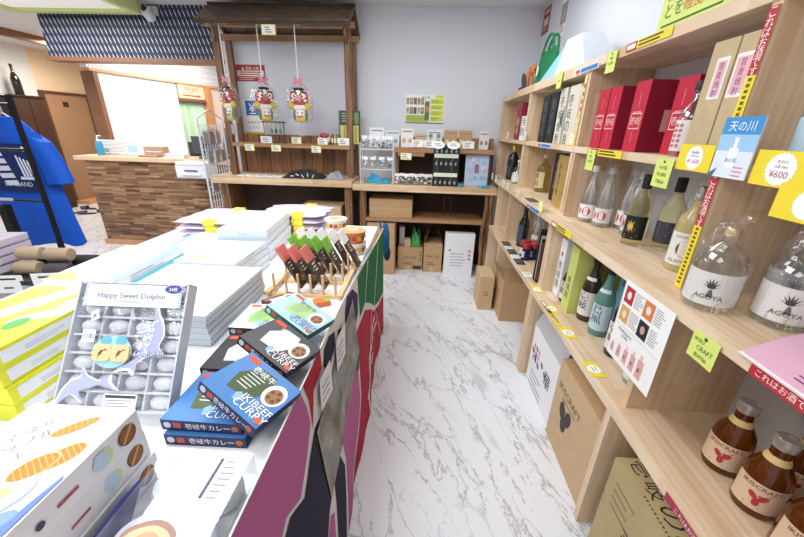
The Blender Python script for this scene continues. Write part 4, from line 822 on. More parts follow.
# hanging kite ornaments in film bags
KR = mat('kite_red','#b8464a',.45); KW = mat('kite_white','#efe9df',.45); KY = mat('kite_yellow','#d9bb3f',.5); KK = C('#2a2726'); KG = C('#6b7d4a')
def kite(label, x, y, ztop, turn):
    r = thing('kite_ornament', label, 'hanging ornament', (x,y,1.44), turn, 'ogre face kite ornaments hanging from the stall roof')
    b = MB(); b.blob((0,0,.185),(.080,.030,.078),KR,seg=18); b.blob((-.05,-.012,.20),(.034,.03,.046),KR); b.blob((.05,-.012,.20),(.034,.03,.046),KR); b.blob((0,-.024,.235),(.018,.012,.022),KW); b.blob((-.055,-.03,.170),(.014,.012,.014),KW); b.blob((.055,-.03,.170),(.014,.012,.014),KW); b.blob((0,-.012,.262),(.05,.022,.012),KK); b.blob((0,-.03,.165),(.022,.022,.03),KR); b.build('upper_face', r, smooth=True)
    b = MB(); b.blob((0,-.004,.115),(.088,.026,.028),KW,seg=18,jit=.05); b.blob((-.07,-.012,.125),(.03,.02,.03),KY); b.blob((.07,-.012,.125),(.03,.02,.03),KY); b.build('ruff', r, smooth=True)
    b = MB(); b.blob((0,0,.055),(.052,.028,.062),KW,seg=16); b.build('lower_face', r, smooth=True)
    b = MB(); b.blob((0,.002,.018),(.054,.030,.026),KY,seg=16); b.blob((-.050,.0,.05),(.014,.024,.05),KG); b.blob((.050,.0,.05),(.014,.024,.05),KG); b.build('collar', r, smooth=True)
    b = MB()
    for sx in (-.042,.042):
        b.blob((sx,-.037,.205),(.021,.010,.024),KW); b.blob((sx*.8,-.046,.204),(.008,.005,.010),KK); b.tube([(sx-.024,-.04,.228),(sx,-.044,.237),(sx+.024,-.04,.232)],.005,KK,6)
        b.blob((sx*.5,-.026,.07),(.007,.005,.006),KK)
    b.tube([(-.03,-.030,.045),(0,-.033,.036),(.03,-.030,.045)],.005,C('#b0383c'),6); b.build('eyes', r, smooth=True)
    b = MB(); bag = [(.07,-.02),(.115,.03),(.125,.17),(.105,.25),(.03,.31),(.012,.325),(.045,.37)]; seg = 14; vs = []; fs = []
    for q, z in bag:
        for k in range(seg): t = 2*math.pi*k/seg; j = random.uniform(.93,1.07); vs.append((q*j*math.cos(t), q*.5*j*math.sin(t), z))
    for i in range(len(bag)-1):
        for k in range(seg): fs.append((i*seg+k, i*seg+(k+1) % seg, (i+1)*seg+(k+1) % seg, (i+1)*seg+k))
    b.put(vs, fs, FILM); b.build('plastic_bag', r)
    b = MB(); P_ = mat('pink_ribbon','#e08a98',.5)
    for t in (.5,2.4,3.6,5.6): b.blob((.028*math.cos(t),-.012,.322+.020*math.sin(t)),(.026,.007,.012),P_,M=Matrix.Rotation(-t,4,'Y'),seg=10,rings=6)
    b.build('ribbon', r, smooth=True)
    b = MB(); b.tube([(0,0,.325),(0,0,ztop-1.44-.006)],.005,C('#e9eaec'),6); b.tube([(0,0,ztop-1.44-.006),(.012,.03,ztop-1.44),(.03,.05,ztop-1.444)],.005,C('#e9eaec'),6); b.build('cord', r)
    b = MB(); b.tube([(0,0,0),(0,0,-.03)],.003,C('#c0504e'),5); b.box((-.035,-.006,-.135),(.03,.006,-.03),CLEARBOX); b.box((-.02,-.004,-.12),(.02,.004,-.045),C('#b7a9a6')); b.build('charm', r); return r
kite('ogre face kite ornament half hidden behind the stall post beside the wire panel', -1.765,3.36,2.19,-.5)
kite('ogre face kite ornament turned sideways in front of the red wall notice', -1.44,3.36,2.19,.75)
kite('ogre face kite ornament facing the shop squarely in the middle of the stall', -1.12,3.36,2.19,.1)
tagon('price_tag', 'small yellow framed card under the stall eave between two cords', F((-1.365,3.275,2.085),(1,0,0),(0,0,1)), .12,.075, YEL, lambda a,f,w,h: (a.q(f,.008,.006,w-.008,h-.006,PAPER,.001), a.lines(f,.03,h*.75,w*.5,3,.016,C('#55584e'),.006,.0015)), cat='price tag')
def ycard(x, z, w_, h_, lbl, y=3.447, border=True, grp='yellow bordered stall tags'):
    return tagon('price_tag', lbl, F((x,y,z),(1,0,0),(0,0,1)), w_,h_, YEL if border else PAPER, lambda a,f,w,h: ((a.q(f,.006,.006,w-.006,h-.006,PAPER,.001) if border else None), a.lines(f,.015,h*.78,w*.6,3,h*.24,C('#55584e'),h*.09,.0015)), grp)
ycard(-1.72,1.168,.095,.062,'yellow bordered tag on the stall shelf edge nearest the wire panel'); ycard(-1.46,1.168,.095,.062,'yellow bordered tag on the stall shelf edge under the wire earring stand'); ycard(-1.07,1.168,.095,.062,'yellow bordered tag on the stall shelf edge under the small kite ornament')
ycard(-1.56,1.242,.11,.062,'white card leaning before the wire earring stand',3.462,False,'cards standing on the stall shelf'); ycard(-1.26,1.242,.095,.062,'yellow bordered card below the square facing kite ornament',3.462,True,'cards standing on the stall shelf')
ycard(-1.01,1.242,.10,.062,'yellow bordered card in front of the small kite ornament',3.462,True,'cards standing on the stall shelf'); ycard(-.81,1.242,.105,.065,'white card in front of the tall green package',3.462,False,'cards standing on the stall shelf')
# goods on the stall shelf
gp = boxthing('gift_package', 'tall green package with a yellow striped window behind the stall post', 'package', (-.73,3.63,1.241), (.20,.05,.31), 0, mat('dark_green_card','#47604f',.5), art=lambda a,f,w,d,h: (a.q(f['front'],.01,.01,w-.01,h*.58,C('#e4e08a')), [a.q(f['front'],.02+.028*i,.02,.033+.028*i,h*.55,C('#c9b53a') if i % 2 else C('#f4f0c0'),.0012) for i in range(6)], a.lines(f['front'],.03,h*.93,.12,4,.022,C('#c9d6c4'),.008), a.q(f['front'],w*.75,h*.62,w-.01,h*.95,C('#8aa86a'))))
es = thing('earring_stand', 'small wire earring stand with dangling green earrings on the stall shelf', 'stand', (-1.47,3.58,1.241))
b = MB(); bm_ = C('#6b5848')
for x in (-.10,.10): b.tube([(x,0,0),(x,0,.19)],.005,bm_,6)
b.tube([(-.12,0,.19),(.12,0,.19)],.006,bm_,6); b.box((-.11,-.03,0),(.11,.03,.008),bm_); b.build('frame', es)
for k in range(4): b = MB(); b.tube([(-.07+.045*k,0,.186),(-.07+.045*k,0,.13)],.002,bm_,4); b.blob((-.07+.045*k,0,.11),(.013,.008,.025),[C('#5f8a6a'),C('#8a9a8c')][k % 2]); b.build('earring', es, smooth=True)
dk = thing('small_kite_ornament', 'palm sized ogre face ornament standing on the stall shelf', 'ornament', (-.965,3.56,1.241))
b = MB(); b.blob((0,0,.055),(.06,.02,.054),KW); b.build('body', dk, smooth=True); b = MB(); b.blob((0,-.006,.08),(.052,.019,.03),C('#c2506a')); b.build('red_top', dk, smooth=True)
b = MB(); [b.blob((sx,-.022,.075),(.010,.005,.009),KK) for sx in (-.022,.022)]; b.build('eyes', dk, smooth=True)
for k in range(3): boxthing('thread_pack', 'slim green and yellow packet beside the palm sized ogre ornament', 'packet', (-.885+.026*k,3.56,1.241), (.022,.05,.095), 0, [C('#5f7d3c'),C('#c9a23c'),C('#6f9a55')][k], group='slim packets on the stall shelf', body='packet_body', art=lambda a,f,w,d,h: a.q(f['front'],.003,.02,w-.003,.06,PAPER))
# goods on the stall counter
def heap(name, label, cat, loc, rx, ry, rz_, m, m2=None, n=7, par=None, seedv=1):
    """soft folded bundle: overlapping crumpled lobes as one surface"""
    random.seed(seedv); b = MB(); nx, ny = 22, 12; vs = []; fs = []
    ph = [(random.uniform(2,6),random.uniform(2,6),random.uniform(0,6)) for _ in range(4)]
    for i in range(nx+1):
        for j in range(ny+1):
            u = -1+2*i/nx; v = -1+2*j/ny; e_ = max(0,1-abs(u)**4)*max(0,1-abs(v)**4)
            z = rz_*e_*(.62+.38*sum(math.sin(a_*u+b_*v+c_) for a_,b_,c_ in ph)/2.2); vs.append((rx*u*(1+.06*math.sin(5*v)), ry*v*(1+.10*math.sin(4*u)), max(.002,z)))
    for i in range(nx):
        for j in range(ny): k = i*(ny+1)+j; fs.append((k,k+ny+1,k+ny+2,k+1))
    rim = [i*(ny+1) for i in range(nx+1)]+[nx*(ny+1)+j for j in range(1,ny+1)]+[i*(ny+1)+ny for i in range(nx-1,-1,-1)]+[j for j in range(ny-1,0,-1)]
    fs.append(tuple(rim)); b.put(vs, fs, m); o = b.build(name, smooth=True, loc=loc); tag(o, label, cat); random.seed(11)
    return o
BLC = mat('black_cloth','#25252a',.8)
o = heap('folded_cloth','black printed cloth bundle folded on the stall counter','cloth',(-1.14,3.42,.936),.20,.085,.075,BLC,seedv=3)
b = MB(); fr = F((-1.14,3.42,.936),(1,0,0),(0,0,1))
for k in range(5): b.blob((-.10+.05*k,-.080,.022+.012*(k % 2)),(.020,.006,.006),C('#d9d9dc'),M=Matrix.Rotation(.5*k,4,'Y'),seg=8,rings=5)
b.build('white_print', o)
heap('cloth_pouch','grey cloth pouch beside the black bundle on the stall counter','pouch',(-.835,3.40,.936),.09,.08,.07,mat('grey_cloth','#9b9aa6',.8,noise=.1,nscale=30),seedv=5)
for k in range(5): boxthing('keychain_packet', ['flat packet with red dots nearest the wire panel on the stall counter','second flat packet from the wire panel on the stall counter','flat packet in the middle of the row on the stall counter','flat pale packet next to the last of the row on the stall counter','flat pale packet closest to the black bundle on the stall counter'][k], 'packet', (-1.74+.088*k,3.40,.936), (.08,.11,.012), .1*k-.2, PAPER, group='flat packets on the stall counter', body='packet_body', art=lambda a,f,w,d,h,k=k: [a.el(f['top'],.018+.015*(i % 4),.025+.03*(i//4),.006,.009,C(['#8c4a3c','#4a4a52','#b7955a','#6d7d8c'][(i+k) % 4])) for i in range(8)])
# white wire panel at the stall's end
wp = thing('grid_rack', 'white wire grid panel with packets standing at the end of the stall', 'wire rack', (-2.065,3.52,0))
WW = mat('white_wire','#e3e4e6',.4); b = MB()
for k in range(10): y = -.20+.40*k/9; b.tube([(0,y,.38),(0,y,1.40)],.004,WW,5)
for k in range(15): z = .40+.07*k; b.tube([(.0,-.205,z),(.0,.205,z)],.0032,WW,5)
b.build('grid', wp)
b = MB(); b.tube([(0,-.215,.0),(0,-.215,1.44),(0,.0,1.52),(0,.215,1.44),(0,.215,0)],.008,WW,6); b.tube([(-.13,-.215,.008),(.03,-.215,.008)],.008,WW,6); b.tube([(-.13,.215,.008),(.03,.215,.008)],.008,WW,6); b.build('frame', wp)
for k,(y,z,c_) in enumerate(((-.15,1.22,'#cfc8c6'),(-.05,1.22,'#b9a0a4'),(.06,1.22,'#d6cfc2'),(-.12,1.05,'#b7bcc2'),(.0,1.05,'#d4c3b8'),(.11,1.05,'#a7a0a8'),(-.13,.78,'#d9d6d2'),(.02,.62,'#d2d6da'))):
    o = MB().box((.012,-.038,0),(.022,.038,.11),C(c_)).box((.010,-.045,-.01),(.025,.045,.135),CLEARBOX).build('hanging_packet', loc=(-2.065,3.52+y,z)); tag(o,'small packet in clear film hanging on the white wire panel','packet','packets on the white wire panel')
boxthing('cardboard_box', 'pale carton pushed under the stall counter behind the lavender packets', 'box', (-.98,3.46,0), (.40,.28,.68), 0, KRAFT2, body='carton')
# ================================================================ counter beside the stall
dc = thing('display_counter', 'pale wood display counter with upper shelf and raw wood legs beside the roofed stall', 'counter', (.03,3.54,0))
part('counter_top', dc, PINE_X, ((-.685,-.24,.85),(.675,.235,.907)), bevel=.003)
part('lower_shelf', dc, OLD_X, ((-.57,-.21,.555),(.585,.19,.582)))
part('upper_shelf', dc, OLD_X, ((-.30,-.095,1.20),(.635,.165,1.238)), bevel=.002)
part('upper_rail', dc, OLD_X, ((-.30,.17,1.18),(.66,.19,1.335)))
part('back_panel', dc, DKP, ((-.30,.191,.907),(.68,.21,1.18)))
part('lower_back_panel', dc, DKP, ((-.68,.20,0),(.675,.225,.85)))
part('shelf_cleat', dc, OLD_X, ((-.27,-.095,1.165),(-.02,-.07,1.199)))
for x in (-.28,.62): part('shelf_support', dc, OLD_V, ((x-.012,.0,.907),(x+.012,.165,1.199)))
part('leg', dc, POST, ((-.625,-.20,0),(-.565,-.14,.85)))
for k,(x0,y0) in enumerate(((.60,-.20),(.64,-.17),(.655,-.21))):
    b = MB(); b.tube([(x0-.015+.010*math.sin(i*1.3+k),y0+.008*math.cos(i+k),.85*i/7) for i in range(8)],.019,POST,8); b.build('leg', dc, smooth=True)
part('dark_frame', dc, DARKW, ((.20,.05,.583),(.215,.065,.75)), ((.27,.05,.583),(.285,.065,.75)), ((.20,.05,.75),(.285,.065,.765)))
# goods on the upper shelf
def minicard(x, w_, h_, lbl, bg='#ebe6dc', inner='#b59a76', y=3.60, n=2):
    return boxthing('framed_card', lbl, 'card', (x,y,1.239), (w_,.02,h_), 0, C(bg), body='card_body', bevel=0, group='cards on the counter shelf', art=lambda a,f,w,d,h: ([a.el(f['front'],w*(.25+.5*(k % 2)),h*(.35+.3*(k//2)),w*.14,h*.13,C(inner)) for k in range(n)], a.q(f['front'],w*.1,h*.8,w*.9,h*.87,C('#8d8f94'))))
minicard(-.46,.14,.17,'white leaflet with a red line at the stall end of the counter shelf','#f0f1f3','#c0605e',3.62,1); minicard(-.31,.14,.15,'pale grey card next to the white leaflet on the counter shelf','#dfe3e8','#9aa0aa')
minicard(-.165,.12,.17,'card with a paper doll print beside the low wooden box','#ece8e2','#c0a888'); minicard(-.03,.11,.12,'low brown framed card in the middle of the counter shelf','#c9ad8c','#efe9df'); minicard(.10,.15,.165,'clear packet card between the low brown card and the wooden frames','#e2e4e4','#7a9a86',3.61,4)
minicard(.255,.125,.165,'wooden framed card with a pale centre, first of two','#bf9c72','#e9dcc8'); minicard(.395,.125,.165,'wooden framed card with a pale centre, nearer the corner','#bf9c72','#e9dcc8'); minicard(.575,.09,.165,'narrow white card with grey picture at the corner end of the counter shelf','#e6e3e0','#8f8788')
for x, l in ((-.11,'white price card at the stall end of the counter shelf edge'),(.005,'white price card second along the counter shelf edge'),(.36,'white price card near the corner on the counter shelf edge')):
    ycard(x,1.250,.105,.062,l,3.438,False,'white price cards on the counter shelf')
for x, l in ((.13,'white oval tag above the black keychain stand, stall side'),(.265,'white oval tag above the black keychain stand, corner side')):
    r = MB(); fr = F((x,3.290,1.245),(1,0,0),(0,0,1)); P = [(.058*math.cos(t),.034+.034*math.sin(t)) for t in [2*math.pi*k/20 for k in range(20)]]; r.prism(P,0,.003,fr,PAPER); r.box((x-.004,3.288,.9085),(x+.004,3.292,1.25),CLEARBOX); o = r.build('oval_tag'); tag(o,l,'price tag')
    a = MB(); a.lines(F((x-.03,3.287,1.265),(1,0,0),(0,0,1)),0,.028,.06,2,.014,C('#8a8c94'),.005); a.build('printed_artwork', o)
ycard(-.215,1.132,.105,.062,'yellow bordered tag hanging under the counter shelf',3.436)
# wire rack with clear bags
wr = thing('wire_rack', 'small white two-tier wire rack holding clear bags on the counter', 'wire rack', (-.435,3.44,.908))
b = MB()
for sx in (-.155,.155):
    for sy in (-.05,.08): b.tube([(sx,sy,0),(sx,sy,.37)],.0045,WW,6)
for z in (.13,.31): b.tube([(-.155,-.05,z),(.155,-.05,z),(.155,.08,z),(-.155,.08,z)],.004,WW,5,closed=True); [b.tube([(-.155+.03*k,-.05,z),(-.155+.03*k,.08,z)],.0025,WW,4) for k in range(1,10)]
b.build('wire_frame', wr)
SIL = mat('silver_trinket','#a9adb2',.3,.6)
def bag(name, label, loc, grp, w_=.075, h_=.11, fill='#9fa6ad'):
    r = thing(name, label, 'clear bag', loc, random.uniform(-.2,.2), grp); b = MB(); vs = []; fs = []; seg = 10
    for (q,z,t_) in ((.8,0,1),(1.05,.25,1.1),(1,.6,1),(.85,.85,.6),(.95,1,.25)):
        for k in range(seg): a_ = 2*math.pi*k/seg; j = random.uniform(.9,1.1); vs.append((w_/2*q*j*math.cos(a_), .022*t_*j*math.sin(a_), h_*z))
    for i in range(4):
        for k in range(seg): fs.append((i*seg+k,i*seg+(k+1) % seg,(i+1)*seg+(k+1) % seg,(i+1)*seg+k))
    b.put(vs,fs,FILM); b.build('film', r)
    b = MB(); [b.blob((random.uniform(-.018,.018),random.uniform(-.006,.006),.02+.016*k),(.014,.009,.012),C(random.choice([fill,'#d7dadd','#6f7780','#e9eaec'])),seg=8,rings=5) for k in range(4)]; b.build('trinket', r, smooth=True)
    b = MB(); b.box((-w_*.42,-.012,h_*.72),(w_*.42,-.010,h_*.98),PAPER); b.build('header_card', r)
for k in range(5): bag('clear_bag','clear bag of trinkets on the upper tier of the white wire rack',(-.555+.06*k,3.435+.04*(k % 2),1.223),'bags on the upper tier',.062,.115)
for k in range(4): bag('clear_bag','clear bag of trinkets on the lower tier of the white wire rack',(-.555+.08*k,3.455,1.043),'bags on the lower tier',.07,.11)
heap('blue_cloth','bright blue cloth crumpled under the white wire rack','cloth',(-.435,3.45,.909),.125,.045,.075,mat('bright_blue_cloth','#2f9bc4',.7),seedv=9)
for k in range(8): bag('clear_bag','clear bag of trinkets in the row along the counter front',(-.235+.046*k,3.385+.03*(k % 2),.908),'bags along the counter front',.06,.105)
# keychain stand
ks = thing('keychain_stand', 'black card stand full of silver keychains on the counter', 'stand', (.215,3.40,.908))
b = MB(); b.prism([(-.12,0),(.12,0),(.12,.37),(-.12,.37)],0,.01,F((0,-.02,0),(1,0,0),(0,.12,.99)),BLK); b.box((-.10,-.01,0),(.10,.07,.006),BLK); b.build('board', ks)
for z in (.085,.255):
    MB().prism([(-.11,z),(.11,z),(.11,z+.035),(-.11,z+.035)],.011,.013,F((0,-.02,0),(1,0,0),(0,.12,.99)),C('#dfe6d0')).build('header_strip', ks)
for row,z in ((0,.345),(1,.235),(2,.065)):
    for k in range(5):
        o = MB().tube([(0,0,.0),(.003,0,-.022)],.0018,SIL,4).blob((0,0,-.034),(.012,.006,.016),SIL,seg=8,rings=6).build('keychain', smooth=True, loc=(.125+.045*k,3.363+.12*z,.908+z)); tag(o,'silver keychain hanging on the black card stand','keychain','keychains on the black stand')
def pcard(a,f,w,d,h):
    Fr = f['front']; random.seed(4)
    for k in range(16): a.el(Fr,random.uniform(.03,w-.03),random.uniform(.03,h-.03),random.uniform(.012,.03),random.uniform(.01,.03),C(random.choice(['#a7c3dd','#c6b4d6','#dfe4f0','#8fa9c9','#e3d3df','#9db7cc'])),.0008+.0003*k)
    a.q(Fr,.09,.12,.13,.20,C('#8a7a86'),.008); a.el(Fr,.19,.17,.018,.02,C('#c9ccd2'),.008); random.seed(11)
boxthing('picture_panel', 'pale blue and lavender picture panel leaning beneath the counter shelf', 'panel', (.515,3.47,.908), (.22,.02,.285), 0, C('#bccbe4'), body='panel', art=pcard, rot=(-.08,0,0))
boxthing('blue_packet', 'light blue packet lying at the corner end of the counter', 'packet', (.58,3.36,.908), (.10,.07,.02), .5, C('#5fb2cf'), body='packet_body')
o = boxthing('blue_packet', 'light blue packet lying between keychain stand and picture panel', 'packet', (.365,3.37,.908), (.05,.06,.025), .3, C('#4f9fbd'), body='packet_body')
# ================================================================ cartons under the counter
def plain(tx, col='#6a533a'):
    return lambda a,f,w,d,h: (a.t(f['front'],tx,w*.5,h*.55,h*.12,C(col),wmax=w*.7), a.lines(f['front'],w*.2,h*.35,w*.5,2,h*.07,C(col),h*.025), a.q(f['front'],w*.36,0,w*.54,h*.18,C('#cdb28a')))
boxthing('cardboard_box', 'brown carton on the floor beside the table cloth, bottom of a stack of two', 'box', (-.385,3.46,0), (.28,.30,.262), 0, KRAFT, body='carton')
boxthing('cardboard_box', 'brown carton stacked on another beside the display table cloth', 'box', (-.385,3.465,.264), (.275,.29,.272), 0, KRAFT, body='carton', art=lambda a,f,w,d,h: a.q(f['front'],w*.4,0,w*.6,h,C('#c7a97e')))
boxthing('cardboard_box', 'brown carton on the lower shelf of the counter', 'box', (-.295,3.52,.584), (.42,.30,.18), 0, KRAFT, body='carton', art=lambda a,f,w,d,h: a.q(f['front'],0,h*.46,w,h*.54,C('#c7a97e')))
b2 = boxthing('cardboard_box', 'low brown carton with printed symbols under a green bag', 'box', (-.09,3.585,0), (.26,.25,.255), 0, KRAFT, art=lambda a,f,w,d,h: (plain('取扱注意')(a,f,w,d,h), a.q(f['front'],w*.62,h*.06,w*.96,h*.20,C('#4a3a2a')), [a.q(f['front'],w*.88,h*(.45+.16*i),w*.96,h*(.55+.16*i),C('#8a6a4a')) for i in range(3)]))
b3 = boxthing('cardboard_box', 'upright brown carton with open top flaps on the floor', 'box', (.147,3.56,0), (.19,.26,.315), 0, KRAFT, art=plain('壱岐の酒'))
b = MB(); b.put([(-.095,-.13,.316),(-.095,.13,.316),(-.05,.11,.44),(-.05,-.11,.44)],[(0,1,2,3),(3,2,1,0)],KRAFT); b.put([(.095,-.13,.316),(.095,.13,.316),(.035,.11,.45),(.035,-.11,.45)],[(0,1,2,3),(3,2,1,0)],KRAFT); b.build('raised_flap', b3)
boxthing('cardboard_box', 'white carton with handwritten notes standing on the floor in the aisle end', 'box', (.405,3.385,0), (.29,.09,.455), 0, WHITE, art=lambda a,f,w,d,h: (a.lines(f['front'],.06,h*.55,.17,5,.032,C('#9aa3b4'),.007), a.el(f['front'],.05,h*.62,.012,.01,C('#5a5f70')), [a.q(f['front'],.235,h*(.40+.09*i),.262,h*(.46+.09*i),C('#d99aa2')) for i in range(3)], a.q(f['front'],0,h*.72,w,h*.723,C('#d5d8de'))))
heap('green_bag','green plastic bag lying on the low carton under the counter','plastic bag',(-.035,3.56,.256),.055,.08,.20,mat('green_plastic','#3fa254',.4),seedv=6)
boxthing('small_carton', 'small brown carton on top of the low carton beside the green bag', 'box', (-.125,3.50,.256), (.065,.07,.085), .1, KRAFT2, body='carton')
boxthing('paper_packet', 'white packet leaning over the low carton under the counter', 'packet', (-.19,3.60,.256), (.055,.10,.19), .1, C('#dfe2e8'), body='packet_body')
# ================================================================ display table with the festival flag cloth
ZTB = .7705
dt = thing('display_table', 'long white display table covered with sweets and curry boxes', 'table', (-.92,1.06,0))
WT = mat('table_white', '#f3f4f6', .5)
part('tabletop', dt, WT, ((-.63,-1.26,.742),(.630,1.265,.77)), bevel=.004)
for x in (-.58,.56):
    for y in (-1.18,1.19): part('leg', dt, mat('table_leg','#c4c6c9',.4,.5), ((x-.018,y-.018,0),(x+.018,y+.018,.742)))
part('apron', dt, WT, ((-.60,-1.23,.70),(-.585,1.23,.742)), ((-.60,1.225,.70),(.60,1.24,.742)))
FLW = mat('flag_white', '#e9e4de', .85, bump=.1, bscale=400); FLP = mat('flag_pink','#c2669c',.85,bump=.1,bscale=400); FLN = mat('flag_navy','#241f3c',.85,bump=.1,bscale=400)
FLR = mat('flag_red','#b41d38',.85,bump=.1,bscale=400); FLG = mat('flag_green','#14703c',.85,bump=.1,bscale=400); FLV = mat('flag_purple','#3c2a63',.85,bump=.1,bscale=400)
def ztop_(y): return .803 if y < 1.1 else .803-.045*min(1,(y-1.1)/1.25)
def cloth_p(y, z, e=0):
    fl = 1 if y < 1.25 else max(.12, 1-(y-1.25)/1.0)
    s_ = 1-z/.8; x = -.272+.054*s_*fl+.018*max(0,min(1,(y-1.5)/.6))+.007*s_*math.sin(9*y+1.2)+.004*s_*math.sin(23*y)
    return Vector((x+e, y, z))
fc = thing('flag_cloth', 'colourful fishing flag cloth hanging down the aisle side of the display table', 'cloth')
b = MB(); vs = []; fs = []; ny, nz = 72, 16; Y0, Y1 = -.22, 2.335
for i in range(ny+1):
    y = Y0+(Y1-Y0)*i/ny
    for j in range(nz+1): vs.append(cloth_p(y, .002+(ztop_(y)-.002)*j/nz))
for i in range(ny):
    for j in range(nz): k = i*(nz+1)+j; fs.append((k,k+nz+1,k+nz+2,k+1))
b.put(vs, fs, FLW); b.put([v-Vector((.003,0,0)) for v in vs], [tuple(reversed(f_)) for f_ in fs], FLW)
tp = [i*(nz+1)+nz for i in range(ny+1)]
b.put([vs[k] for k in tp]+[vs[k]-Vector((.003,0,0)) for k in tp], [(i,i+ny+1,i+ny+2,i+1) for i in range(ny)], FLW)
b.build('white_ground', fc, smooth=True)
def patch(nm, poly, m, e):
    bm = bmesh.new(); bm.faces.new([bm.verts.new((y, z, 0)) for y, z in poly]); bmesh.ops.triangulate(bm, faces=bm.faces[:])
    for _ in range(5):
        ed = [q for q in bm.edges if q.calc_length() > .07]
        if not ed: break
        bmesh.ops.subdivide_edges(bm, edges=ed, cuts=1); bmesh.ops.triangulate(bm, faces=bm.faces[:])
    for v in bm.verts: v.co = cloth_p(v.co.x, min(v.co.y, ztop_(v.co.x)-.001), e)
    bmesh.ops.recalc_face_normals(bm, faces=bm.faces[:])
    me = bpy.data.meshes.new(nm); bm.to_mesh(me); bm.free(); me.materials.append(m); o = bpy.data.objects.new(nm, me); COL.objects.link(o); o.parent = fc
    me.polygons.foreach_set('use_smooth', [True]*len(me.polygons)); return o
patch('pink_field', [(-.21,.80),(.655,.80),(.675,.74),(.68,.68),(.63,.63),(.555,.57),(.485,.61),(.435,.585),(.34,.50),(.2,.3),(.1,.004),(-.21,.004)], FLP, .0012)
patch('red_flash', [(.675,.802),(.83,.802),(.82,.745),(.735,.735),(.688,.65),(.695,.74)], FLR, .0012)
patch('navy_field', [(.70,.64),(.64,.605),(.572,.548),(.50,.588),(.46,.575),(.37,.48),(.25,.3),(.16,.006),(.52,.006),(.62,.24),(.70,.31),(.86,.36),(.88,.60)], FLN, .0012)
patch('pink_field', [(.64,.25),(.70,.285),(.735,.25),(.70,.12),(.67,.005),(.55,.005)], FLP, .0012)
patch('navy_sliver', [(.775,.345),(.84,.40),(.895,.26),(.845,.12),(.80,.005),(.70,.005),(.73,.12),(.765,.25)], FLN, .0012)
patch('pink_field', [(.89,.42),(1.06,.44),(1.28,.52),(1.245,.25),(1.02,.06),(.97,.005),(.83,.005),(.875,.12),(.925,.26)], FLP, .0012)
patch('red_field', [(1.305,.565),(1.385,.565),(1.52,.555),(1.72,.455),(1.84,.375),(2.0,.335),(2.33,.265),(2.33,.004),(1.0,.004),(1.05,.06),(1.275,.24),(1.31,.46)], FLR, .0012)
patch('green_field', [(1.42,.775),(2.33,.752),(2.33,.285),(2.02,.355),(1.86,.40),(1.74,.48),(1.56,.58),(1.39,.59)], FLG, .0012)
patch('purple_blob', [(1.20,.79),(1.30,.775),(1.39,.71),(1.36,.63),(1.28,.595),(1.17,.62),(1.12,.70),(1.15,.76)], FLV, .0012)
patch('navy_blob', [(.92,.79),(.99,.765),(.97,.72),(.88,.695),(.835,.74),(.86,.78)], FLN, .0012)
patch('navy_blob', [(1.20,.575),(1.31,.55),(1.335,.47),(1.275,.39),(1.18,.44),(1.15,.51)], FLN, .0012)
patch('navy_blob', [(1.03,.745),(1.09,.72),(1.07,.66),(1.02,.63),(.975,.67)], FLN, .0012)
for L_ in ([(1.86,.40),(1.845,.395),(2.02,.752),(2.04,.752)],[(1.56,.58),(1.545,.575),(1.68,.76),(1.70,.76)],[(1.86,.40),(1.87,.385),(2.10,.006),(2.08,.006)],[(1.74,.455),(1.725,.45),(1.50,.006),(1.53,.006)]): patch('white_line', L_, FLW, .002)
for (y,z,w_,h_) in ((1.80,.32,.13,.025),(1.72,.28,.03,.10),(1.86,.25,.10,.02),(1.62,.23,.13,.025),(1.56,.17,.03,.10),(1.66,.16,.09,.02),(1.45,.12,.12,.025),(1.42,.06,.03,.09)):
    patch('brush_mark', [(y-w_/2,z-h_/2),(y+w_/2,z-h_/2+.01),(y+w_/2,z+h_/2+.012),(y-w_/2,z+h_/2)], FLW, .002)
# banner with a landscape print and two white cards pinned on the cloth
def onflag(name, label, cat, poly, m, e, art=None):
    bm = MB(); vs = []; n = 8; a_, b_, c_, d_ = [Vector((p[0],p[1],0)) for p in poly]
    for i in range(n+1):
        for j in range(n+1):
            p = (a_*(1-i/n)+b_*(i/n))*(1-j/n)+(d_*(1-i/n)+c_*(i/n))*(j/n); vs.append(cloth_p(p.x, p.y, e))
    fs = [(i*(n+1)+j,(i+1)*(n+1)+j,(i+1)*(n+1)+j+1,i*(n+1)+j+1) for i in range(n) for j in range(n)]
    bm.put(vs, fs, m); bm.put([v-Vector((.001,0,0)) for v in vs],[tuple(reversed(f_)) for f_ in fs],PAPER); o = bm.build(name, smooth=True); tag(o, label, cat)
    if art:
        class W:
            def p(s, u, v, e2=0): q = (a_*(1-u)+b_*u)*(1-v)+(d_*(1-u)+c_*u)*v; return cloth_p(q.x, q.y, e+e2)
        k = MB(); art(k, W()); k.build('printed_artwork', o)
    return o
m, nt, bs, N, L = nodes('landscape_print'); tc = N('ShaderNodeTexCoord'); n1 = N('ShaderNodeTexNoise'); n1.inputs['Scale'].default_value = 9; n1.inputs['Detail'].default_value = 8; L(tc.outputs['Object'], n1.inputs['Vector'])
cr = N('ShaderNodeValToRGB'); L(n1.outputs['Fac'], cr.inputs[0]); cr.color_ramp.elements[0].position = .3; cr.color_ramp.elements[0].color = srgb('#4c4636'); cr.color_ramp.elements[1].position = .68; cr.color_ramp.elements[1].color = srgb('#c9bfa8')
for ps, cc in ((.42,'#7d7358'),(.5,'#9a9184'),(.56,'#7f8890')): e_ = cr.color_ramp.elements.new(ps); e_.color = srgb(cc)
L(cr.outputs[0], bs.inputs['Base Color']); bs.inputs['Roughness'].default_value = .5; LAND = m
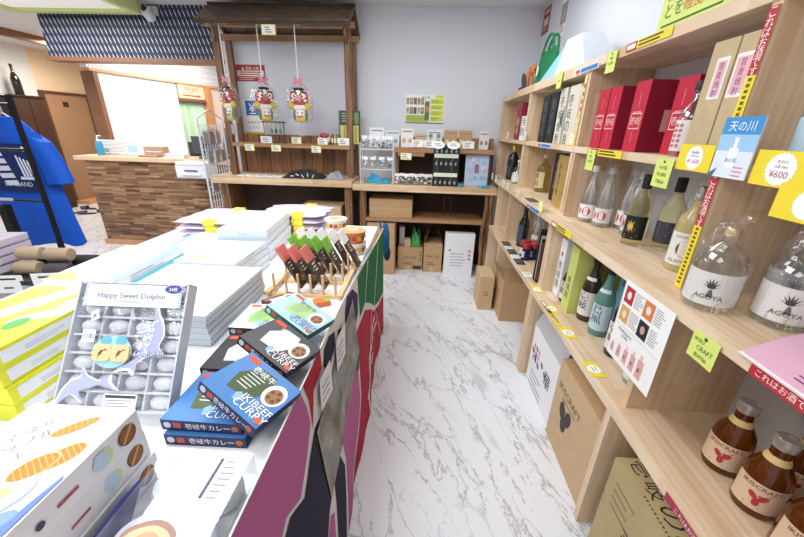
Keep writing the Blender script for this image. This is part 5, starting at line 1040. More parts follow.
onflag('banner', 'aged brown landscape banner pinned aslant on the flag cloth', 'banner', [(.72,.335),(1.30,.47),(1.27,.745),(.70,.625)], LAND, .006, lambda k,W: (k.q(W,0,0,.012,1,C('#b8a67c'),.001), k.q(W,0,0,1,.025,C('#b8a67c'),.001)))
onflag('white_card', 'white printed card pinned on the flag cloth above the banner, next to the red flash', 'card', [(.745,.655),(.86,.635),(.875,.735),(.765,.745)], PAPER, .010, lambda k,W: [k.q(W,.15,.2+.2*i,.75,.26+.2*i,C('#9a9ca4'),.001) for i in range(3)])
onflag('white_card', 'white printed card pinned on the flag cloth between the navy blobs', 'card', [(.93,.645),(1.06,.625),(1.10,.735),(.96,.745)], PAPER, .010, lambda k,W: [k.q(W,.15,.2+.2*i,.75,.26+.2*i,C('#9a9ca4'),.001) for i in range(3)])
heap('blue_net_bag','blue net bag hanging at the far end of the display table','bag',(-.245,2.40,.0),.05,.03,.1,mat('blue_net','#1f5f8c',.6),seedv=8) if False else None
nb = thing('blue_net_bag', 'blue net bag hanging over the far corner of the display table', 'bag', (-.245,2.40,.50))
b = MB(); b.blob((.0,.0,.15),(.030,.014,.13),mat('blue_net','#1f5f8c',.6),jit=.08,seg=16,rings=10); b.blob((.012,.004,.05),(.026,.014,.06),C('#223a55')); b.build('net', nb, smooth=True)
b = MB(); b.tube([(-.03,-.015,.24),(-.035,-.035,.285),(-.04,-.055,.30)],.006,mat('blue_net','#1f5f8c',.6)); b.build('strap', nb)
# ---------------------------------------------------------------- yellow sweet boxes
YB = mat('yellow_box','#dfe02a',.4); 
def yb(a,f,w,d,h):
    T_ = f['top']; R_ = f['right']
    a.pg(T_,[(.0,.02),(.045,.0),(w*.72,d),(w*.45,d)],C('#f3f4dc')); a.pg(T_,[(w*.55,d*.35),(w,d*.5),(w,d*.95),(w*.8,d*.9)],C('#f1e3a8'),.001)
    a.pg(T_,[(w*.62,d*.48),(w*.80,d*.60),(w*.74,d*.74),(w*.60,d*.66)],C('#e9a25a'),.0014); a.el(T_,w*.70,d*.36,.02,.028,C('#4f9a4c'),.0014); a.lines(T_,w*.04,d*.5,w*.25,2,.03,C('#8c8a2c'),.005); a.q(T_,w*.55,d*.93,w*.9,d*.955,C('#8f9a2a'))
    a.q(R_,.0,h*.16,d*.92,h*.80,C('#eceef2')); a.q(R_,.0,0,d*.05,h*.80,C('#e6e23a'),.001); a.lines(R_,d*.58,h*.62,d*.3,3,h*.14,C('#8890b0'),h*.06,.0014); a.lines(R_,d*.2,h*.5,d*.3,2,h*.14,C('#c2c6d6'),h*.05,.0014); a.el(R_,d*.88,h*.85,.02,.006,C('#4f9a4c'),.0014)
names = ['bottom yellow sweets box of the stack beside the dolphin cookie tray','yellow sweets box second from the bottom beside the dolphin cookie tray','yellow sweets box second from the top beside the dolphin cookie tray','top yellow sweets box of the stack beside the dolphin cookie tray']
for k in range(4):
    boxthing('sweets_box', names[k], 'box', (-.981+.003*math.sin(k*2),.698,ZTB+.0455*k), (.225,.31,.0448), 0, YB, group='yellow sweets boxes', body='box_body', art=yb)
# pale boxes behind
def pale(a,f,w,d,h):
    T_ = f['top']; R_ = f['right']; a.q(T_,0,d*.62,w,d,C('#ece0a0')); a.pg(T_,[(0,0),(w*.45,0),(w*.25,d*.2),(0,d*.2)],C('#e8c070')); a.q(T_,w*.86,0,w,d,C('#8fcbe0')); a.lines(T_,w*.2,d*.6,w*.5,4,.03,C('#8fa2ad'),.006); a.el(T_,w*.6,d*.25,.03,.02,C('#a9dbc2'))
    a.q(R_,0,0,d,h*.45,C('#6fc4d6')); a.lines(R_,d*.2,h*.8,d*.5,2,h*.2,C('#a9b4c2'),h*.08)
boxthing('sweets_box', 'pastel topped sweets box under another one at the table edge facing the counter', 'box', (-1.19,1.235,ZTB), (.25,.39,.054), .03, WHITE, group='pastel sweets boxes', body='box_body', art=pale)
boxthing('sweets_box', 'pastel topped sweets box on top, with a pale orange corner, behind the yellow stack', 'box', (-1.19,1.235,ZTB+.055), (.25,.39,.054), .03, WHITE, group='pastel sweets boxes', body='box_body', art=pale)
boxthing('sweets_box', 'white sweets box with a sky blue edge between the pastel boxes and lavender packets', 'box', (-1.115,1.60,ZTB), (.16,.28,.085), .06, WHITE, body='box_body', art=lambda a,f,w,d,h: (a.q(f['top'],0,0,.03,d,C('#8fc4de')), a.q(f['right'],0,0,d,h*.5,C('#cfe3ee'))))
# white dolphin boxes
WB_ = mat('white_sweets_box','#e3e8ef',.4)
def dolphin(a, fr, cu, cv, s_, col, rot=0, e=.001):
    K = [(-1.0,-.04),(-.82,.05),(-.68,.20),(-.35,.36),(-.02,.36),(.12,.62),(.24,.34),(.62,.12),(.95,.32),(.90,.06),(1.08,-.20),(.62,-.02),(.2,-.06),(-.12,-.08),(-.10,-.42),(-.36,-.08),(-.70,-.08),(-.98,-.12)]
    P = []; n = len(K)
    for i in range(n):
        p0, p1, p2, p3 = K[i-1], K[i], K[(i+1) % n], K[(i+2) % n]
        for t in (0, .33, .67): P.append(tuple(.5*(2*p1[k]+(p2[k]-p0[k])*t+(2*p0[k]-5*p1[k]+4*p2[k]-p3[k])*t*t+(3*p1[k]-p0[k]-3*p2[k]+p3[k])*t**3) for k in (0,1)))
    c_, d_ = math.cos(rot)*s_, math.sin(rot)*s_; bend = lambda x, y: (x, y-.22*x*x)
    a.pg(fr, [(cu+c_*x-d_*y, cv+d_*x+c_*y) for x, y in (bend(*q) for q in P)], C(col), e)
def dol(a,f,w,d,h):
    T_ = f['top']; R_ = f['right']; dolphin(a,T_,w*.62,d*.36,.075,'#a9b4d2',.7); dolphin(a,T_,w*.30,d*.62,.05,'#c3cbe0',.3); a.t(T_,'Happy Sweet Dolphin',w*.62,d*.62,.016,C('#8f9cb8'))
    for k in range(26): a.q(R_,d*k/26+.002,.002,d*k/26+.008,.008,C('#8d93ad')) 
    a.q(f['front'],0,0,w,h*.15,C('#c9d2de')); a.q(R_,0,h*.12,d,h*.2,C('#c9cfdb'),.001)
for k, nm in enumerate(['bottom','second from the bottom','middle','second from the top','top']):
    boxthing('sweets_box', 'white dolphin print box, '+nm+' of the stack right behind the cookie tray', 'box', (-.800+.003*math.sin(k*1.7),1.050,ZTB+.0212*k), (.368,.385,.0207), 0, WB_, group='dolphin print boxes', body='box_body', art=dol)
def bx2(a,f,w,d,h):
    T_ = f['top']; a.el(T_,w*.3,d*.2,.03,.03,C('#e0bb8c')); a.el(T_,w*.42,d*.3,.03,.03,C('#c6d8b8')); a.lines(T_,w*.55,d*.8,w*.3,4,.03,C('#b9c4d2'),.006); a.q(f['right'],0,h*.08,d,h*.18,C('#b9c2d0')); a.lines(f['right'],d*.3,h*.8,d*.4,2,h*.22,C('#c2c8d4'),h*.08)
for k, nm in enumerate(['bottom','second from the bottom','second from the top','top']):
    boxthing('sweets_box', 'plain white sweets box, '+nm+' of the middle white stack', 'box', (-.845-.003*k,1.392,ZTB+.0290*k), (.255,.285,.0284), 0, WB_, group='middle white boxes', body='box_body', art=bx2)
def bx3(a,f,w,d,h):
    T_ = f['top']; a.t(T_,'壱岐島',w*.5,d*.55,.03,C('#a9c4dc')); a.lines(T_,w*.5,d*.75,w*.3,3,.03,C('#a9b4c4'),.006); a.q(f['front'],0,h*.10,w,h*.9,C('#d3e3f2')); a.lines(f['front'],w*.4,h*.6,w*.25,2,h*.2,C('#a9bccd'),h*.06,.0014); a.q(f['right'],0,h*.1,d,h*.18,C('#aebac8'))
for k, nm in enumerate(['bottom','second from the bottom','second from the top','top']):
    boxthing('sweets_box', 'white gift box, '+nm+' of the tall stack beside the lavender packets', 'box', (-.872+.004*math.sin(k*2.1),1.772,ZTB+.0405*k), (.235,.42,.0398), .10, WB_, group='tall stack white boxes', body='box_body', art=bx3)
# lavender packets with yellow bands
LAV = mat('lavender_film','#dcd0e6',.35,bump=.3,bscale=60); BAND = mat('yellow_band','#efe04a',.5)
def packet(label, grp, x, y, z, w_, d, h, rz):
    r = thing('sweets_packet', label, 'packet', (x,y,z), rz, grp); b = MB(); n, mm = 14, 12; vs = []; fs = []
    for sgn in (1,-1):
        for i in range(n+1):
            for j in range(mm+1):
                u = -1+2*i/n; v = -1+2*j/mm; q = (1-abs(u)**3)*(1-abs(v)**5); zz = h/2+sgn*h/2*min(1,q*1.25)*(1+.05*math.sin(7*u+3*v))
                ex = 1+.05*math.sin(9*v)*(abs(u) > .9); vs.append((w_/2*u*ex, d/2*v, max(.0005,min(h,zz))))
    K = (n+1)*(mm+1)
    for i in range(n):
        for j in range(mm): k = i*(mm+1)+j; fs.append((k,k+mm+1,k+mm+2,k+1)); fs.append((K+k,K+k+1,K+k+mm+2,K+k+mm+1))
    b.put(vs, fs, LAV); b.build('wrapper', r, smooth=True)
    b = MB(); b.box((.02,-d/2-.002,.001),(.085,d/2+.002,h-.0005),BAND); b.build('paper_band', r); return r
for k, nm in enumerate(['bottom','second from the bottom','second from the top','top']):
    packet('lavender packet, '+nm+' of the stack beside the noodle cups', 'lavender packets beside the noodle cups', -.785,2.145,ZTB+.0375*k,.40,.30,.037,.04*math.sin(k*2))
    packet('yellow banded lavender packet, '+nm+' of the stack at the far table corner', 'lavender packets at the table corner', -1.225,2.00,ZTB+.0325*k,.32,.36,.032,.05*math.sin(k*3+1))
# noodle cups
def cup(label, x, y, z, body, lid, art):
    r = thing('noodle_cup', label, 'cup noodles', (x,y,z), 0, 'stacked noodle cups')
    MB().lathe([(.050,0),(.052,.003),(.064,.055),(.067,.056),(.067,.061)], body, seg=28).build('cup_body', r, smooth=True)
    b = MB(); b.lathe([(.0672,.0615),(.0672,.0635)], lid, seg=28); b.build('paper_lid', r)
    a = MB(); art(a, F((-.067,-.067,.0638),(1,0,0),(0,1,0))); 
    for k in range(8): t = math.pi*(1.0+.14*k); c_ = Vector((.0615*math.cos(t),.0615*math.sin(t),.030)); a.q(F(c_,(-math.sin(t),math.cos(t),0),(0,0,1)),-.011,-.012,.010,.012,C(['#8a5a3c','#c04a3c','#d9b23c'][k % 3]),.0015)
    a.build('printed_artwork', r); return r
PC = mat('cup_pale','#e6ddd6',.5); OC = mat('cup_orange','#d97a4a',.5)
lida = lambda c1, c2: (lambda a,f: (a.el(f,.067,.067,.055,.055,C(c1)), a.el(f,.06,.07,.035,.03,C(c2),.001), [a.el(f,.067+.03*math.cos(t),.067+.025*math.sin(t),.008,.006,C(['#c0504e','#e2c24a','#6a9a4c'][t % 3]),.0014) for t in range(6)]))
cup('pale noodle cup under the green dotted one at the back of the table', -.50,2.00,ZTB, PC, C('#e8e0c8'), lida('#ded8b8','#c9b98a')); cup('noodle cup with a pale green dotted lid on top of a pale cup', -.50,2.00,ZTB+.0645, PC, C('#e9e4d0'), lida('#dfe0b4','#b9b98c'))
cup('pale noodle cup under the orange one near the flag cloth', -.350,1.77,ZTB, PC, C('#e8e0c8'), lida('#d9d0c8','#c9b98a')); cup('orange noodle cup on top of a pale cup near the flag cloth', -.350,1.77,ZTB+.0645, OC, C('#e9b48a'), lida('#e0a070','#e9cf9a'))
# wooden peg rack with slim packets
WD = mat('peg_wood','#dcb88a',.55,noise=.06,nscale=40)
pk = thing('peg_rack', 'pale wooden peg rack holding slim patterned packets on the display table', 'rack', (-.42,1.38,ZTB))
for y in (-.16,-.03,.09,.20): MB().box((-.17,y-.011,0),(.125,y+.011,.014),WD).build('base_bar', pk)
for x in (-.165,.12): MB().box((x-.01,-.19,.0145),(x+.01,.22,.026),WD).build('base_rail', pk)
for y in (-.16,-.03,.09,.20):
    for k in range(6): MB().tube([(-.145+.049*k,y,.014),(-.145+.049*k,y,.095)],.0055,WD,8).build('peg', pk)
m, nt, bs, N, L = nodes('dark_sash_pattern'); tc = N('ShaderNodeTexCoord'); v1 = N('ShaderNodeTexVoronoi'); v1.inputs['Scale'].default_value = 42; L(tc.outputs['Object'], v1.inputs['Vector'])
cr = N('ShaderNodeValToRGB'); L(v1.outputs['Distance'], cr.inputs[0]); cr.color_ramp.elements[0].color = srgb('#c9bcae'); cr.color_ramp.elements[1].color = srgb('#433831'); cr.color_ramp.elements[0].position = .05; cr.color_ramp.elements[1].position = .42
e_ = cr.color_ramp.elements.new(.22); e_.color = srgb('#6b4f40'); L(cr.outputs[0], bs.inputs['Base Color']); SASH = m
HC = {'red':C('#d9766c'),'green':C('#7cb83c'),'white':C('#f2f0ec')}
ords = ['first','second','third','fourth','fifth']
for col_, y, n, x0 in (('red',1.265,3,-.545),('green',1.395,4,-.545),('white',1.515,5,-.55)):
    for k in range(n):
        r = thing('slim_packet', 'slim patterned packet with %s header, %s from the white boxes' % (col_, ords[k]), 'packet', (x0+.047*k+.085,y,ZTB+.029), 0, 'slim packets in the peg rack', rot=(0,math.radians(-28),0))
        MB().box((-.006,-.032,0),(.006,.032,.125),SASH).build('sleeve', r, bevel=.002)
        MB().box((-.0065,-.0325,.1255),(.0065,.0325,.185),HC[col_]).build('header_card', r)
        a = MB(); fr = F((.0062,-.032,0),(0,1,0),(0,0,1)); a.lines(fr,.008,.115,.03,3,.014,C('#ece6de'),.006); a.el(fr,.045,.03,.012,.016,C('#b08a5a')); a.build('printed_artwork', r)
boxthing('slim_packet', 'small orange and green packet lying at the foot of the peg rack', 'packet', (-.36,1.16,ZTB), (.06,.04,.02), .5, C('#e0703c'), body='packet_body', art=lambda a,f,w,d,h: a.q(f['top'],.04,0,w,d,C('#7cae3c')))
# curry boxes
def curry(base, spine, mid, plate=True, txt=C('#f4f4f6')):
    def fn(a,f,w,d,h):
        T_ = f['top']; S_ = f['front']
        a.q(S_,0,0,w,h,spine,.0004); a.el(S_,.013,h/2,.008,.008,C('#c9ccd8')); a.q(S_,.026,h*.25,.042,h*.75,C('#c0503c'),.0008); a.t(S_,'壱岐牛カレー',w*.58,h*.5,.017,txt,wmax=.095); a.star(S_,w-.014,h/2,.008,C('#b5643c'),n=8)
        a.q(f['back'],0,0,w,h,spine,.0004); a.q(f['left'],0,0,d,h,spine,.0004); a.q(f['right'],0,0,d,h,spine,.0004)
        a.q(T_,.008,d-.022,.042,d-.008,C('#d9542e')); 
        a.pg(T_,[(w*.25,d*.22),(w*.18,d*.55),(w*.35,d*.86),(w*.62,d*.88),(w*.72,d*.6),(w*.6,d*.25)],mid,.0008)
        a.el(T_,w*.80,d*.60,.026,.034,C('#eae4dc'),.001); a.el(T_,w*.81,d*.58,.018,.024,C('#a0714c'),.0013); 
        for k in range(5): a.el(T_,w*.81+.012*math.cos(k*1.3),d*.58+.014*math.sin(k*1.3),.005,.006,C('#6b4630'),.0016)
        a.pg(T_,[(w*.45,d*.12),(w*.42,d*.24),(w*.47,d*.30),(w*.56,d*.25),(w*.54,d*.12)],C('#8fb3da'),.0012)
        for i in range(5): a.q(T_,w*.28,d*(.66-.07*i),w*(.55-.02*i),d*(.675-.07*i),txt,.0014)
        a.t(T_,'壱岐牛',w*.46,d*.78,.020,txt,.0014); a.t(T_,'IKIBEEF',w*.76,d*.28,.017,txt,.0014); a.t(T_,'CURRY',w*.76,d*.14,.019,txt,.0014); a.el(T_,w*.93,d*.10,.008,.008,C('#e0603c'),.0016)
    return fn
CB = mat('curry_blue','#4079b8',.35); CK = mat('curry_black','#38363c',.35); CG = mat('curry_green','#dfe8ea',.35)
NVY = C('#232a55'); BKS = C('#2a1a22'); GRS = C('#1f2c28')
aB = curry(CB, NVY, C('#4a5a34')); aK = curry(CK, BKS, C('#e6e3ea'), txt=C('#f0e6ea')); aG = curry(CG, GRS, C('#8fb96a'), txt=C('#6a7078'))
SZ = (.172,.155,.0272)
boxthing('curry_box', 'blue curry box underneath its twin beside the clear plastic box', 'box', (-.428,.592,ZTB), SZ, .02, CB, group='blue curry boxes', body='box_body', art=aB)
boxthing('curry_box', 'blue curry box lying on its twin beside the cookie tray', 'box', (-.436,.602,ZTB+.0282), SZ, 0, CB, group='blue curry boxes', body='box_body', art=aB)
boxthing('curry_box', 'black curry box underneath its twin behind the blue ones', 'box', (-.458,.775,ZTB), SZ, -.02, CK, group='black curry boxes', body='box_body', art=aK)
boxthing('curry_box', 'black curry box lying flat between the blue and the pale green ones', 'box', (-.455,.770,ZTB+.0282), SZ, .02, CK, group='black curry boxes', body='box_body', art=aK)
boxthing('curry_box', 'pale green curry box underneath its twin', 'box', (-.485,.965,ZTB), SZ, .0, CG, group='pale green curry boxes', body='box_body', art=aG)
boxthing('curry_box', 'pale green curry box lying flat with vegetables printed on its lid', 'box', (-.483,.962,ZTB+.0282), SZ, .0, CG, group='pale green curry boxes', body='box_body', art=aG)
boxthing('curry_box', 'black and cream curry box turned diamond-wise behind the pale green ones', 'box', (-.50,1.145-.02,ZTB), (.115,.10,.026), .75, CK, body='box_body', art=aK)
def leaning(label, ctr, art, m, yaw):
    u_ = Vector((.133,-.055,-.060)).normalized(); v_ = Vector((yaw,1,0)); v_ = (v_-u_*v_.dot(u_)).normalized(); n_ = u_.cross(v_); Mx = Matrix((u_,v_,n_)).transposed().to_4x4()
    r = boxthing('curry_box', label, 'box', (0,0,0), (.160,.144,.026), 0, m, group='curry boxes tilted against the cloth', body='box_body', art=art); r.matrix_world = Matrix.Translation(Vector(ctr)-n_*.026) @ Mx; return r
leaning('blue curry box tilted against the cloth edge, nearest of the tilted three', (-.352,.600,.860), aB, CB, 0)
leaning('black curry box tilted against the cloth edge between blue and pale tilted ones', (-.353,.768,.862), aK, CK, 0)
leaning('pale blue curry box with green pictures tilted against the cloth edge', (-.354,.936,.862), curry(CG, C('#1f6a58'), C('#a9c78a'), txt=C('#5a6a78')), mat('curry_pale_blue','#a9cbe2',.35), 0)
# leaning dolphin cookie tray
ty = thing('cookie_tray', 'large clear cookie tray with dolphin pictures leaning against white boxes', 'cookie tray', (-.668,.560,.7985), rot=(math.radians(56),0,math.radians(2)))
TRB = mat('tray_pale_blue','#e6eaf4',.35); CPK = mat('cookie_pale','#eceff7',.4)
w_, d_ = .262, .292; b = MB()
b.box((-w_/2,0,-.03),(w_/2,d_,-.028),TRB); 
for a_, c_ in (((-w_/2,0,-.028),(-w_/2+.004,d_,.004)),((w_/2-.004,0,-.028),(w_/2,d_,.004)),((-w_/2,0,-.028),(w_/2,.004,.004)),((-w_/2,d_-.004,-.028),(w_/2,d_,.004))): b.box(a_, c_, TRB)
for k in range(1,7): y = d_*k/7; b.box((-w_/2+.004,y-.0025,-.028),(w_/2-.004,y+.0025,-.004),TRB)
for k in range(1,4): x = -w_/2+w_*k/4; b.box((x-.0025,.004,-.028),(x+.0025,d_-.004,-.006),TRB)
b.build('tray', ty)
for i in range(4):
    for j in range(7):
        if random.random() < .08: continue
        cx, cy = -w_/2+w_*(i+.5)/4, d_*(j+.5)/7; MB().blob((cx,cy,-.017),(.026,.016,.010),CPK,seg=12,rings=6).build('cookie', ty, smooth=True)
b = MB(); b.box((-w_/2-.0005,-.0005,.0045),(w_/2+.0005,d_+.0005,.0052),FILM); b.build('clear_lid', ty)
b = MB(); b.put([(-.06,.14,-.0305),(.06,.14,-.0305),(.06,.064,-.138),(-.06,.064,-.138)],[(0,1,2,3),(3,2,1,0)],CLEARBOX); b.build('easel', ty)
a = MB(); T_ = F((-w_/2,0,.0054),(1,0,0),(0,1,0)); LIL = C('#c9cdea'); PAL = C('#eceff6')
a.q(T_,.018,d_-.058,w_-.012,d_-.006,PAL); 
for k in range(14): a.q(T_,.018,d_-.058+.0037*k,.026,d_-.0565+.0037*k,C('#8f9ac9'),.001); a.q(T_,w_-.020,d_-.058+.0037*k,w_-.012,d_-.0565+.0037*k,C('#8f9ac9'),.001)
a.t(T_,'Happy Sweet Dolphin',w_*.5,d_-.034,.017,C('#5f6884'),.0014,wmax=.185); a.lines(T_,w_*.4,d_-.046,.05,1,.01,C('#9aa0b4'),.002,.0014); a.el(T_,w_-.034,d_-.014,.020,.010,C('#3f4a9a'),.0014); a.t(T_,'24枚',w_-.034,d_-.014,.010,C('#ffffff'),.002)
dolphin(a,T_,.190,.155,.082,'#eef1f8',-1.95,.001); dolphin(a,T_,.190,.155,.074,'#aeb5e0',-1.95,.0016)
for k in range(60): t = random.random(); a.el(T_,.176+random.uniform(-.012,.014)+.016*t,.12+.085*t,.0025,.0025,C('#e3e6f4'),.0021)
a.t(T_,'Dolphin',.200,.125,.020,C('#f6f8fc'),.0024); a.t(T_,'Dolphin',.2006,.1252,.020,C('#7f86a4'),.0028)
dolphin(a,T_,.062,.050,.072,'#eef1f8',.35,.001); dolphin(a,T_,.062,.050,.064,'#aeb5e0',.35,.0016); 
a.el(T_,.112,.130,.046,.036,C('#a4d7e0'),.001); a.el(T_,.095,.155,.013,.012,C('#6fb4d0'),.0014); a.el(T_,.13,.155,.013,.012,C('#6fb4d0'),.0014)
a.q(T_,.036,.150,.066,.178,PAL,.0012); a.t(T_,'白餡',.051,.164,.013,C('#6a7088'),.002); a.pg(T_,[(.05,.197),(.068,.205),(.062,.225),(.046,.218)],PAL,.0012); dolphin(a,T_,.057,.211,.009,'#6a7088',1.0,.0016)
a.q(T_,.115,.006,.19,.040,C('#f1f2f4'),.0012); a.q(T_,.118,.031,.187,.037,C('#44464e'),.0018); a.lines(T_,.12,.027,.06,4,.006,C('#8c9098'),.002,.0018)
a.build('printed_artwork', ty)
for cx in (.092,.134):
    b = MB(); Cc = Vector((-w_/2+cx,.128,.006)); P = [(Cc.x+.021*math.copysign(abs(math.cos(t))**.5,math.cos(t)),Cc.y+.019*math.copysign(abs(math.sin(t))**.5,math.sin(t))) for t in [2*math.pi*k/24 for k in range(24)]]
    b.prism(P,.006,.012,F((0,0,0),(1,0,0),(0,1,0)),mat('baked_cream','#e8c896',.6)); dolphin(b,F((0,0,.012),(1,0,0),(0,1,0)),Cc.x,Cc.y,.013,'#6b5040',.8,.0008); b.build('printed_cookie', ty)
# waffle boxes
WF = mat('waffle_box_white','#f3f3f4',.4)
def waffle(a,fr,cu,cv,ra,rb,rot,e):
    a.el(fr,cu,cv,ra,rb,C('#e9cf8a'),e,rot=rot); a.el(fr,cu,cv,ra*.92,rb*.90,C('#cc6f24'),e+.0005,rot=rot); c_, s_ = math.cos(rot), math.sin(rot)
    for k in range(-3,4):
        t = k/4; L1 = math.sqrt(1-t*t)*.88
        for (x0,y0,x1,y1) in ((t*ra*.9,-L1*rb,t*ra*.9,L1*rb),(-L1*ra,t*rb*.9,L1*ra,t*rb*.9)):
            dx, dy = (.0007,0) if x0 == x1 else (0,.0005); Q = [(x0-dx,y0-dy),(x1-dx,y1-dy),(x1+dx,y1+dy),(x0+dx,y0+dy)] if x0 != x1 else [(x0-dx,y0),(x0+dx,y0),(x1+dx,y1),(x1-dx,y1)]
            a.pg(fr,[(cu+c_*x-s_*y,cv+s_*x+c_*y) for x,y in Q],C('#eeb055'),e+.001)
def wftop(a,T_,w,d):
    waffle(a,T_,w*.80,d*.63,.030,.018,.95,.001); waffle(a,T_,w*.68,d*.55,.030,.019,.95,.003); waffle(a,T_,w*.64,d*.83,.033,.011,.75,.001)
    for k, cc in enumerate(('#7d87a4','#c0606a','#8b93b0')): a.t(T_,['壱岐の','ワッフル','しま'][k],w*(.30+.06*k),d*(.78-.10*k),.017,C(cc),.001,rot=.9)
    a.el(T_,w*.66,d*.36,.045,.028,C('#a9c8e4'),.0008,rot=.9); a.el(T_,w*.66,d*.36,.040,.024,C('#eef2f4'),.001,rot=.9); a.el(T_,w*.64,d*.37,.018,.012,C('#cfdf84'),.0012,rot=.9); a.pg(T_,[(w*.97,d*.52),(w*.99,d*.50),(w*.98,d*.18),(w*.88,d*.12)],C('#5f7cc4'),.0012); a.el(T_,w*.84,d*.26,.022,.012,C('#7d98d2'),.0012,rot=.8)
def wfart(a,f,w,d,h,top=True):
    T_ = f['top']; R_ = f['right']
    if top: wftop(a,T_,w,d)
    a.el(R_,d*.885,h*.5,.018,.0175,C('#6e4526'),.001); a.el(R_,d*.885,h*.52,.015,.015,C('#9a5f2e'),.0014); a.pg(R_,[(d*.83,h*.3),(d*.85,h*.26),(d*.94,h*.74),(d*.92,h*.78)],C('#d9a05a'),.0018); a.el(R_,d*.72,h*.5,.014,.015,C('#dbe6b0'),.0008); a.el(R_,d*.69,h*.5,.014,.016,C('#c9dcf0'),.001)
    a.q(R_,d*.42,h*.42,d*.54,h*.52,C('#b0605e'),.001); a.el(R_,d*.33,h*.45,.006,.006,C('#3f4a6a'),.001); a.lines(R_,d*.05,h*.6,d*.2,3,h*.14,C('#8a94b4'),h*.07)
for k, nm in enumerate(['bottom','middle','top']):
    boxthing('waffle_box', 'white waffle picture box, '+nm+' of the stack of three in front of the cookie tray', 'box', (-.575+[.002,-.002,.0][k],.315+[.008,.004,0][k],ZTB+.0538*k), (.186,.262,.0528), [-.006,.006,0][k], WF, group='waffle picture boxes', body='box_body', art=lambda a,f,w,d,h,k=k: wfart(a,f,w,d,h,k == 2))
# clear plastic box and navy pouch
cbx = thing('clear_box', 'clear plastic box with a round pancake picture in front of the blue curry boxes', 'box', (-.372,.362,ZTB))
b = MB(); b.box((-.082,-.095,.004),(.082,.095,.061),CLEARBOX); b.build('clear_shell', cbx)
MB().box((-.078,-.091,.001),(.078,.091,.003),WHITE).build('tray', cbx)
for i in range(2):
    for j in range(2): MB().lathe([(.034,0),(.040,.008),(.040,.026),(.034,.034)],mat('white_wrapper','#e3eaf4',.3),c=(-.039+.078*i,-.045+.09*j,.0045),seg=20).build('wrapped_cake', cbx, smooth=True)
a = MB(); T_ = F((-.082,-.095,.0612),(1,0,0),(0,1,0)); a.pg(T_,[(.095,.085),(.155,.085),(.155,.188),(.122,.188)],PAPER); a.q(T_,.112,.10,.118,.175,C('#4a5068'),.0012); a.lines(T_,.124,.17,.026,7,.011,C('#8a90a4'),.003,.0012)
P = [(.075+.040*math.cos(t)*(1+.12*math.sin(3*t)),.030+.034*math.sin(t)) for t in [2*math.pi*k/22 for k in range(22)]]; a.pg(T_,P,C('#a07a6a'),.001); a.pg(T_,[(.075+(x-.075)*.84,.028+(y-.030)*.80) for x,y in P],C('#e8b890'),.0014); a.el(T_,.075,.03,.02,.016,C('#d99a78'),.0018)
a.q(T_,.03,.145,.058,.172,C('#e6ebf2'),.001); a.lines(T_,.034,.166,.02,3,.008,C('#8a93a8'),.002,.0014); a.build('printed_artwork', cbx)
pu = thing('pointed_pouch', 'navy pointed pouch with pink flowers between waffle boxes and clear box', 'pouch', (-.464,.300,ZTB))
b = MB(); fr = F((0,0,0),(0,1,0),(0,0,1)); PP = [(-.10,.002),(.055,.002),(.098,.052),(.06,.056),(.0,.050),(-.10,.038)]; b.prism(PP,-.003,.003,fr,mat('navy_pouch','#3b3a86',.4)); b.build('pouch_body', pu, bevel=.001)
a = MB(); [a.el(fr,random.uniform(-.09,.06),random.uniform(.012,.042),.005,.005,C(random.choice(['#e48ab8','#c9b4e8','#f0d0e0'])),.0042) for _ in range(22)]; a.build('printed_artwork', pu)
# ================================================================ garment rack with blue shirts
gr = thing('garment_rack', 'black metal garment rack with wire shelves holding blue shirts', 'rack', (-2.60,2.10,0))
BK = mat('black_metal','#17171a',.4,.3); b = MB()
for x, y in ((.30,-.10),(-.15,.28),(-.42,-.10),(-.42,.28)): MB().box((x-.010,y-.010,0),(x+.010,y+.010,1.52),BK).build('post', gr)
MB().box((.0,-.13,0),(.05,-.09,.90),BK).build('post', gr)
for z in (1.51,): MB().tube([(-.42,-.10,z),(.30,-.10,z)],.012,BK).build('top_rail', gr); MB().tube([(-.42,.145,1.48),(.02,.145,1.48)],.009,BK).build('hanging_rail', gr)
for z in (.93,1.23): MB().box((-.42,-.122,z),(.10,-.108,z+.014),C('#b9bcc2')).build('price_rail', gr); MB().tube([(-.42,-.10,z),(.30,-.10,z)],.008,BK).build('shelf_bar', gr)
BLU = mat('royal_blue_cotton','#0f55c4',.8,bump=.05,bscale=500); NAV = mat('navy_print_ground','#14265c',.8)
